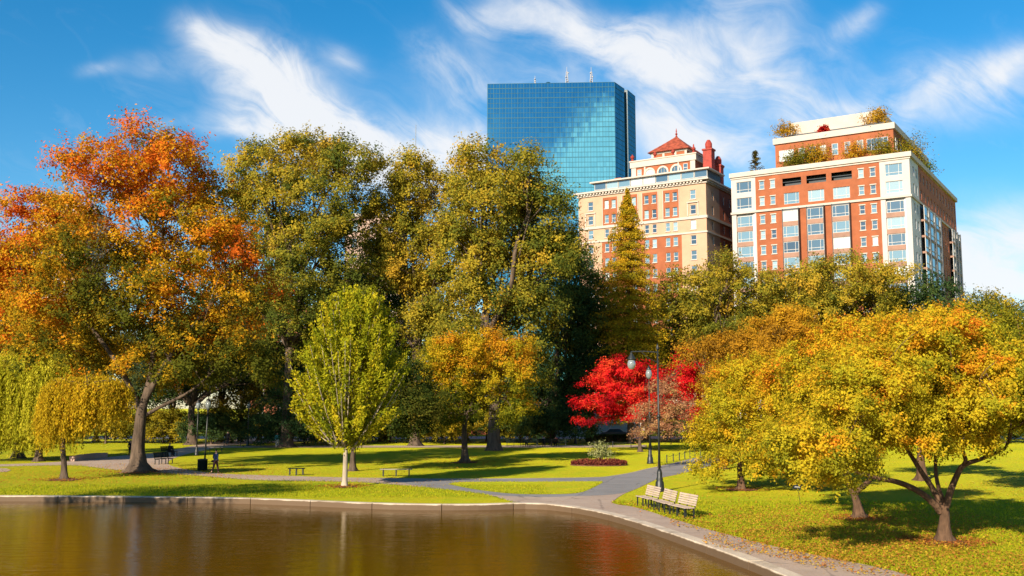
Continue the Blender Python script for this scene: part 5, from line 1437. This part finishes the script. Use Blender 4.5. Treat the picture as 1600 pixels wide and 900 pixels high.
sg = empty('plant_sign', (*at_ground(1251, 788.5)[:2], 0), 0.15, 'small dark plaque on a leaning thin stake in the right lawn', 'sign')
MB().tube([(0, 0, -.05), (-.06, 0, .4), (-.13, .02, .78)], .013, 6).build('stake', 'iron', sg)
MB().obox((-.15, -.01, .86), (1, 0, -.12), (0, .8, .6), (.1, -.6, .8), .20, .012, .13).build('plaque', 'plaque', sg)
MB().obox((-.17, -.04, .885), (1, 0, -.12), (0, .8, .6), (.1, -.6, .8), .12, .004, .012).obox((-.155, -.018, .845), (1, 0, -.12), (0, .8, .6), (.1, -.6, .8), .14, .004, .012).build('marking', 'cloth_white', sg)


def post_fence(label, pts, hgt, every=1.6):
    P = resample(np.array([gp(u, v)[:2] for u, v in pts]), every); root = empty('low_fence', (P[0][0], P[0][1], 0), 0, label, 'fence', 'low post and chain fences')
    for p in P: MB().lathe([(.045, 0), (.045, hgt - .08), (.06, hgt - .06), (.02, hgt)], 8, (p[0] - P[0][0], p[1] - P[0][1], 0)).build('post', 'iron', root)
    for i in range(len(P) - 1):
        a = np.r_[P[i] - P[0], hgt * .86]; b = np.r_[P[i + 1] - P[0], hgt * .86]; m = (a + b) / 2 - np.array([0, 0, .12]); MB().tube([a, m, b], .015, 5).build('chain', 'iron', root)


post_fence('low post and chain fence along the path behind the scarlet maple bed', [(929, 699), (950, 699), (986, 699)], .75)
post_fence('low post and chain fence beside the path running right', [(1042, 723.5), (1061, 719.5), (1085, 714), (1110, 709)], .72, 2.2)
post_fence('low post and chain fence by the far left path', [(350, 698), (375, 697), (400, 696.5), (440, 696)], .8, 2.3)

# flower bed, shrub, hedge
c = at_ground(936, 727); bed = empty('flower_bed', (c[0], c[1], 0), 0, 'low oval bed of dark red foliage plants on the lawn', 'flower bed')
rg = np.random.default_rng(90); n = 5200
aa = rg.uniform(0, 2 * PI, n); rr = np.sqrt(rg.uniform(.15, 1, n)); P = np.stack([2.35 * rr * np.cos(aa), 1.7 * rr * np.sin(aa), rg.random(n) ** .6 * (.50 + .08 * np.sin(aa * 9)) * (1 - .35 * rr ** 4)], 1)
leaf_mesh('foliage', P, rg.normal(size=(n, 3)) + np.array([0, -.2, .8]), rg.uniform(.1, .18, n), rg.uniform(.05, .1, n), colours(rg.random(n), [(0.07, 0.012, 0.014), (0.17, 0.03, 0.03), (0.26, 0.06, 0.04), (0.30, 0.12, 0.05)]), bed, rg=rg)
MB().lathe([(1.0, 0.0), (1.0, .05), (.9, .09)], 28).build('soil', 'soil', bed).scale = (2.4, 1.75, 1)
c2 = at_ground(940, 724.5)
shrub('shrub', 'pale green variegated shrub rising from the red flower bed', (c2[0], c2[1], .05), (.8, .7, 1.45), [(0.16, 0.19, 0.05), (0.32, 0.33, 0.12), (0.50, 0.48, 0.25)], 91, 1500, .15)
ha = at_ground(915, 690.5); hb = at_ground(990, 690.5); hg = empty('hedge', ((ha[0] + hb[0]) / 2, ha[1], 0), 0, 'dark clipped hedge behind the flower bed, below the scarlet maple', 'hedge')
n = 7000; hw = (hb[0] - ha[0]) / 2; P = np.stack([rg.uniform(-hw, hw, n), rg.uniform(-.55, .55, n), rg.random(n) ** .7 * 1.05], 1)
leaf_mesh('foliage', P, rg.normal(size=(n, 3)) + np.array([0, -.4, .5]), rg.uniform(.14, .24, n), rg.uniform(.09, .15, n), colours(rg.random(n) * .7, DARK), hg, rg=rg)
MB().box(-hw + .1, hw - .1, -.4, .4, 0, .9).build('core', 'soil', hg)

# stone edging left
ea = [gp(u, v)[:2] for u, v in ((112, 721), (135, 717), (165, 714.5))]; sw = MB(); P = resample(np.array(ea), 1.0)
for i in range(len(P) - 1):
    d = P[i + 1] - P[i]; l = np.linalg.norm(d); d /= l; m = (P[i] + P[i + 1]) / 2; sw.obox((m[0], m[1], .2), (d[0], d[1], 0), (-d[1], d[0], 0), (0, 0, 1), l / 2 - .012, .22, .24 + .02 * (i % 3))
tag(sw.build('stone_wall', 'pink_stone'), 'low pinkish stone wall at the left path end beyond the weeping tree', 'wall')


# ------------------------------------------------------------------ people
def skin(name, verts, edges, radii, mat, parent, levels=1):
    me = bpy.data.meshes.new(name); me.from_pydata(verts, edges, []); me.update()
    o = bpy.data.objects.new(name, me); C.objects.link(o)
    md = o.modifiers.new('Skin', 'SKIN'); md.use_smooth_shade = True
    for i, r in enumerate(radii):
        sv = me.skin_vertices[0].data[i]; sv.radius = (r, r) if np.isscalar(r) else r; sv.use_root = (i == 0)
    o.modifiers.new('Sub', 'SUBSURF').levels = levels; o.modifiers['Sub'].render_levels = levels
    dg = bpy.context.evaluated_depsgraph_get(); dg.update()
    m2 = bpy.data.meshes.new_from_object(o.evaluated_get(dg)); m2.name = name
    C.objects.unlink(o); bpy.data.objects.remove(o)
    m2.materials.clear(); m2.materials.append(MATS[mat])
    o2 = bpy.data.objects.new(name, m2); C.objects.link(o2); o2.parent = parent
    return o2


def person(label, loc, rz, pose, top, legs, group=None, scale=1.0, hairm='hair', bag=False):
    root = empty('person', loc, rz, label, 'person', group); root.scale = (scale,) * 3
    # facing -y; joints in metres
    if pose == 'sit':
        zp = .50; hip = {s_: (s_ * .10, .02, zp) for s_ in (-1, 1)}; knee = {s_: (s_ * .12, -.42, .50) for s_ in (-1, 1)}; foot = {s_: (s_ * .12, -.44, .08) for s_ in (-1, 1)}
        toe = {s_: (s_ * .13, -.60, .04) for s_ in (-1, 1)}; elb = {s_: (s_ * .25, -.06, zp + .27) for s_ in (-1, 1)}; han = {s_: (s_ * .13, -.30, zp + .15) for s_ in (-1, 1)}
        lean_ = .04
    elif pose == 'walk':
        zp = .92; hip = {s_: (s_ * .09, 0, zp - .04) for s_ in (-1, 1)}; knee = {-1: (-.09, -.16, .50), 1: (.09, .06, .48)}; foot = {-1: (-.09, -.24, .08), 1: (.09, .30, .14)}
        toe = {-1: (-.09, -.40, .05), 1: (.09, .20, .04)}; elb = {-1: (-.27, .10, 1.12), 1: (.27, -.08, 1.12)}; han = {-1: (-.24, -.04, .90), 1: (.25, -.26, .98)}
        lean_ = -.03
    else:
        zp = .92; hip = {s_: (s_ * .09, 0, zp - .04) for s_ in (-1, 1)}; knee = {s_: (s_ * .10, -.02, .49) for s_ in (-1, 1)}; foot = {s_: (s_ * .11, .02, .08) for s_ in (-1, 1)}
        toe = {s_: (s_ * .13, -.14, .04) for s_ in (-1, 1)}; elb = {s_: (s_ * .26, .02, 1.12) for s_ in (-1, 1)}; han = {s_: (s_ * .24, -.08, .88) for s_ in (-1, 1)}
        lean_ = 0
    pel = (0, 0, zp); ch = (0, lean_ * .6, zp + .30); nb_ = (0, lean_, zp + .50); nk = (0, lean_ - .01, zp + .58); hd = (0, lean_ - .03, zp + .70); ht = (0, lean_ - .02, zp + .80)
    sh = {s_: (s_ * .185, lean_, zp + .47) for s_ in (-1, 1)}
    V = [pel, ch, nb_, nk, hd, ht]; Rd = [.115, (.145, .105), .075, .052, .088, .062]; E = [(0, 1), (1, 2), (2, 3), (3, 4), (4, 5)]
    for s_ in (-1, 1):
        i = len(V); V += [sh[s_], elb[s_], han[s_]]; Rd += [.058, .042, .032]; E += [(2, i), (i, i + 1), (i + 1, i + 2)]
        hv = np.array(han[s_]); fd = hv - np.array(elb[s_]); fd /= np.linalg.norm(fd)
        j = len(V); V.append(tuple(hv + fd * .09)); Rd.append((.030, .016)); E.append((i + 2, j))
        i = len(V); V += [hip[s_], knee[s_], foot[s_], toe[s_]]; Rd += [.088, .058, .042, .034]; E += [(0, i), (i, i + 1), (i + 1, i + 2), (i + 2, i + 3)]
    skin('body', V, E, Rd, 'skin', root)
    # jacket: hips to neck with both sleeves; trousers; shoes; hair
    V = [(0, 0, zp - .06), ch, nb_]; Rd = [(.155, .125), (.175, .13), (.09, .085)]; E = [(0, 1), (1, 2)]
    for s_ in (-1, 1):
        i = len(V); wr = tuple(np.array(elb[s_]) * .12 + np.array(han[s_]) * .88); V += [sh[s_], elb[s_], wr]; Rd += [.078, .062, .05]; E += [(2, i), (i, i + 1), (i + 1, i + 2)]
    skin('jacket', V, E, Rd, top, root)
    V = [pel]; Rd = [.13]; E = []
    for s_ in (-1, 1):
        i = len(V); an_ = tuple(np.array(foot[s_]) + np.array([0, 0, .03])); V += [hip[s_], knee[s_], an_]; Rd += [.105, .076, .058]; E += [(0, i), (i, i + 1), (i + 1, i + 2)]
    skin('trousers', V, E, Rd, legs, root)
    for s_ in (-1, 1):
        skin('shoe', [tuple(np.array(foot[s_]) + np.array([0, .03, -.035])), tuple((np.array(foot[s_]) + np.array(toe[s_])) / 2 + np.array([0, 0, -.01])), toe[s_]], [(0, 1), (1, 2)], [.05, .048, .036], 'rubber', root)
    skin('hair', [(hd[0], hd[1] + .035, hd[2] - .02), (hd[0], hd[1] + .025, hd[2] + .06), (ht[0], ht[1] + .01, ht[2] + .012)], [(0, 1), (1, 2)], [.075, .092, .06], hairm, root)
    MB().lathe([(.012, 0), (.014, .02), (.005, .05)], 6, (0, hd[1] - .10, hd[2] - .02)).build('nose', 'skin', root)
    if bag: skin('bag', [(.24, .06, .98), (.25, .07, .80)], [(0, 1)], [.10, .11], 'cloth_black', root)
    return root


person('person in a navy jacket and dark trousers walking along the path by the litter bin', (*at_ground(336, 740)[:2], .012), 2.7, 'walk', 'cloth_navy', 'cloth_maroon', bag=True, scale=.98)
person('person in black standing on the far left path', (*at_ground(355.5, 696)[:2], .012), PI - .3, 'stand', 'cloth_black', 'cloth_black', scale=1.04)


def sit_on(label, u, v, rz, back, top, legs):
    p = at_ground(u, v); person(label, (p[0], p[1], .0), rz, 'sit', top, legs)


sit_on('person in black sitting on a bench right of the big maple trunk', 265, 713, 1.2, 0, 'cloth_black', 'cloth_black')
sit_on('person in red sitting on a far bench at the left', 341, 682, 0.0, 0, 'cloth_red', 'cloth_white')
sit_on('person in grey sitting on the green benches at the back, left of the others', 823, 698.5, PI, 0, 'cloth_white', 'cloth_black')
sit_on('person in blue sitting near the middle of the far green benches', 850, 698.5, PI, 0, 'cloth_blue', 'cloth_black')
sit_on('person in red sitting at the right end of the far green benches', 868, 698.5, PI, 0, 'cloth_red', 'cloth_black')
person('person in teal standing by the low dark hemlock', (*at_ground(433, 699)[:2], 0), 0.4, 'stand', 'cloth_teal', 'cloth_white', scale=1.0)
person('person in dark clothes standing just left of the big maple trunk', (*at_ground(203, 713)[:2], 0.012), 0.8, 'stand', 'cloth_black', 'cloth_black', scale=.9)


# parked cars on the street beyond
def car(label, x, y, body):
    root = empty('parked_car', (x, y, .02), 0, label, 'car', 'cars parked on the street')
    prof = [(-2.15, .35), (-2.2, .62), (-2.1, .88), (-1.45, .95), (-.85, 1.42), (.75, 1.45), (1.35, 1.0), (2.05, .86), (2.2, .6), (2.15, .35)]
    m = MB(); n = len(prof)
    ring = []
    for y_, k_ in ((-.86, .0), (-.80, .03), (.80, .03), (.86, .0)):
        ring.append([(p[0], y_ * (.86 if p[1] > 1.2 else 1), p[1] + (k_ if p[1] > .5 else 0)) for p in prof])
    vs = sum(ring, []); fs = [tuple(range(n))[::-1], tuple(range(3 * n, 4 * n))]
    for r in range(3):
        for i in range(n): fs.append((r * n + i, r * n + (i + 1) % n, (r + 1) * n + (i + 1) % n, (r + 1) * n + i))
    m.add(vs, fs).build('body', body, root)
    for sy_ in (-1, 1):
        MB().add([(-1.2, sy_ * .872, 1.0), (1.15, sy_ * .872, 1.0), (.68, sy_ * .775, 1.36), (-.78, sy_ * .775, 1.34)], [(0, 1, 2, 3)]).build('side_window', 'window_glass', root)
        for x_ in (-1.35, 1.35):
            w_ = MB(); pts = [(x_, sy_ * .70, .33), (x_, sy_ * .88, .33)]; w_.tube(pts, .33, 16); o = w_.build('wheel', 'rubber', root); MB().tube([(x_, sy_ * .86, .33), (x_, sy_ * .895, .33)], .19, 12).build('rim', 'antenna', o)


car('red parked car seen under the trees behind the green benches', at(828, 668, 162)[0], 162, 'red_paint')
car('dark grey parked car seen to the right of the scarlet maple trunk', at(960, 668, 162)[0], 162, 'grey_paint')

# ------------------------------------------------------------------ bare soil round the trunks
mu_ = MB(); rs = np.random.default_rng(14)
for u, v, r in ((1476, 848, 1.05), (1343, 811, .9), (100, 750, 1.1), (538, 761, .75), (1158, 766, .8), (726, 723, 1.3), (215, 738, 1.5)):
    g = gp(u, v); n = 34; a = np.linspace(0, 2 * PI, n, endpoint=False); f = 1 + .16 * np.sin(2 * a + rs.uniform(0, 6)) + .12 * np.sin(5 * a + rs.uniform(0, 6)) + rs.normal(size=n) * .07
    ring = [(g[0] + r * q * math.cos(b), g[1] + r * q * math.sin(b), .030) for q, b in zip(f, a)]; inner = [(g[0] + .5 * r * math.cos(b), g[1] + .5 * r * math.sin(b), .075 + .01 * rs.random()) for b in a]
    o_ = len(mu_.v); mu_.add(ring + inner + [(g[0], g[1], .09)], [(i, (i + 1) % n, n + (i + 1) % n, n + i) for i in range(n)] + [(n + i, n + (i + 1) % n, 2 * n) for i in range(n)])
tag(mu_.build('soil', 'soil', None, True), kind='structure')

# ------------------------------------------------------------------ fallen leaves
rg = np.random.default_rng(5)
P = []; col = []
def litter(cx, cy, r, n, pal, power=.5):
    a = rg.uniform(0, 2 * PI, n); q = r * rg.random(n) ** power
    P.append(np.stack([cx + q * np.cos(a), cy + q * np.sin(a), np.full(n, .0)], 1)); col.append(colours(rg.random(n), pal))
RUST = [(0.24, 0.06, 0.02), (0.42, 0.13, 0.03), (0.50, 0.22, 0.05)]; YEL = [(0.50, 0.24, 0.03), (0.58, 0.36, 0.04), (0.46, 0.34, 0.03)]
for u, v, r, n in ((1476, 848, 1.2, 1500), (1343, 811, 1.1, 900), (100, 750, 1.6, 700), (538, 761, 1.3, 700), (1158, 766, 1.2, 400), (726, 723, 2.2, 500), (215, 738, 3.0, 1200)):
    g = gp(u, v); litter(g[0], g[1], r * 1.4, n, RUST, 0.85)
for u, v, r, n in ((1476, 848, 7, 5200), (1343, 811, 6, 3600), (1200, 790, 7, 1600), (1640, 772, 8, 1500), (215, 738, 12, 3500), (100, 750, 8, 1200), (726, 723, 10, 1800), (480, 748, 12, 1800), (1300, 850, 4.5, 3600), (1420, 875, 4.0, 3200), (1180, 820, 3.5, 1500)):
    g = gp(u, v); litter(g[0], g[1], r, n, YEL + RUST[1:])
re_ = np.array(right_edge); re_ = resample(re_, .3)                  # drift against the path edge
for p in re_:
    m = int(rg.integers(4, 14)); o = rg.normal(size=(m, 2)) * .35; P.append(np.c_[p + o + np.array([.25, .1]), np.zeros(m)]); col.append(colours(rg.random(m), YEL[:2] + RUST))
P = np.vstack(P); col = np.vstack(col); P[:, 2] = .06 + rg.random(len(P)) * .05
# none on the water
inside = np.zeros(len(P), bool); Lp = loop; x, y = P[:, 0], P[:, 1]; j = len(Lp) - 1
for i in range(len(Lp)):
    xi, yi = Lp[i]; xj, yj = Lp[j]
    cnd = ((yi > y) != (yj > y)) & (x < (xj - xi) * (y - yi) / (yj - yi + 1e-12) + xi); inside ^= cnd; j = i
P = P[~inside]; col = col[~inside]; n = len(P)
# grass tufts: along the edges of the walks and over the near lawn
gr = np.random.default_rng(8); T_ = []
for line, side, cnt in ((resample(np.array(right_edge), .12), (.10, .02), 9), (resample(np.array(lower), .2), (0, -.08), 6), (resample(np.array(tri), .2), (0, 0), 5)):
    for p in line:
        m = cnt; T_.append(p[None, :2] + np.array(side) + gr.normal(size=(m, 2)) * .09)
m = 52000; q = np.stack([gr.uniform(4, 30, m), 27 + 26 * gr.random(m) ** 1.3], 1); T_.append(q)
m = 16000; T_.append(np.stack([gr.uniform(-30, 2, m), gr.uniform(55.2, 64, m)], 1))
T_ = np.vstack(T_)


def inside_poly(pts, poly):
    x, y = pts[:, 0], pts[:, 1]; res = np.zeros(len(pts), bool); j = len(poly) - 1
    for i in range(len(poly)):
        xi, yi = poly[i][0], poly[i][1]; xj, yj = poly[j][0], poly[j][1]
        res ^= ((yi > y) != (yj > y)) & (x < (xj - xi) * (y - yi) / (yj - yi + 1e-12) + xi); j = i
    return res


T_ = T_[~inside_poly(T_, loop) & ~inside_poly(T_, offset(edge, 0.5)[:-1])]
keep = ~inside_poly(T_, main); keep |= inside_poly(T_, tri); T_ = T_[keep]
m = len(T_); hgt = gr.uniform(.05, .13, m)
gl_ = leaf_mesh('grass_tufts', np.c_[T_, .01 + hgt * .45], np.c_[gr.normal(size=(m, 2)), np.abs(gr.normal(size=m)) * .6], hgt, gr.uniform(.02, .05, m), colours(gr.random(m), [(0.16, 0.23, 0.010), (0.34, 0.37, 0.012), (0.48, 0.42, 0.016)]), None, T=np.c_[gr.normal(size=(m, 2)) * .35, np.ones(m)])
tag(gl_, kind='stuff')
lo = leaf_mesh('fallen_leaves', P, rg.normal(size=(n, 3)) * .35 + np.array([0, 0, 1]), rg.uniform(.06, .12, n), rg.uniform(.04, .08, n), col, None, rg=rg)
tag(lo, kind='stuff')
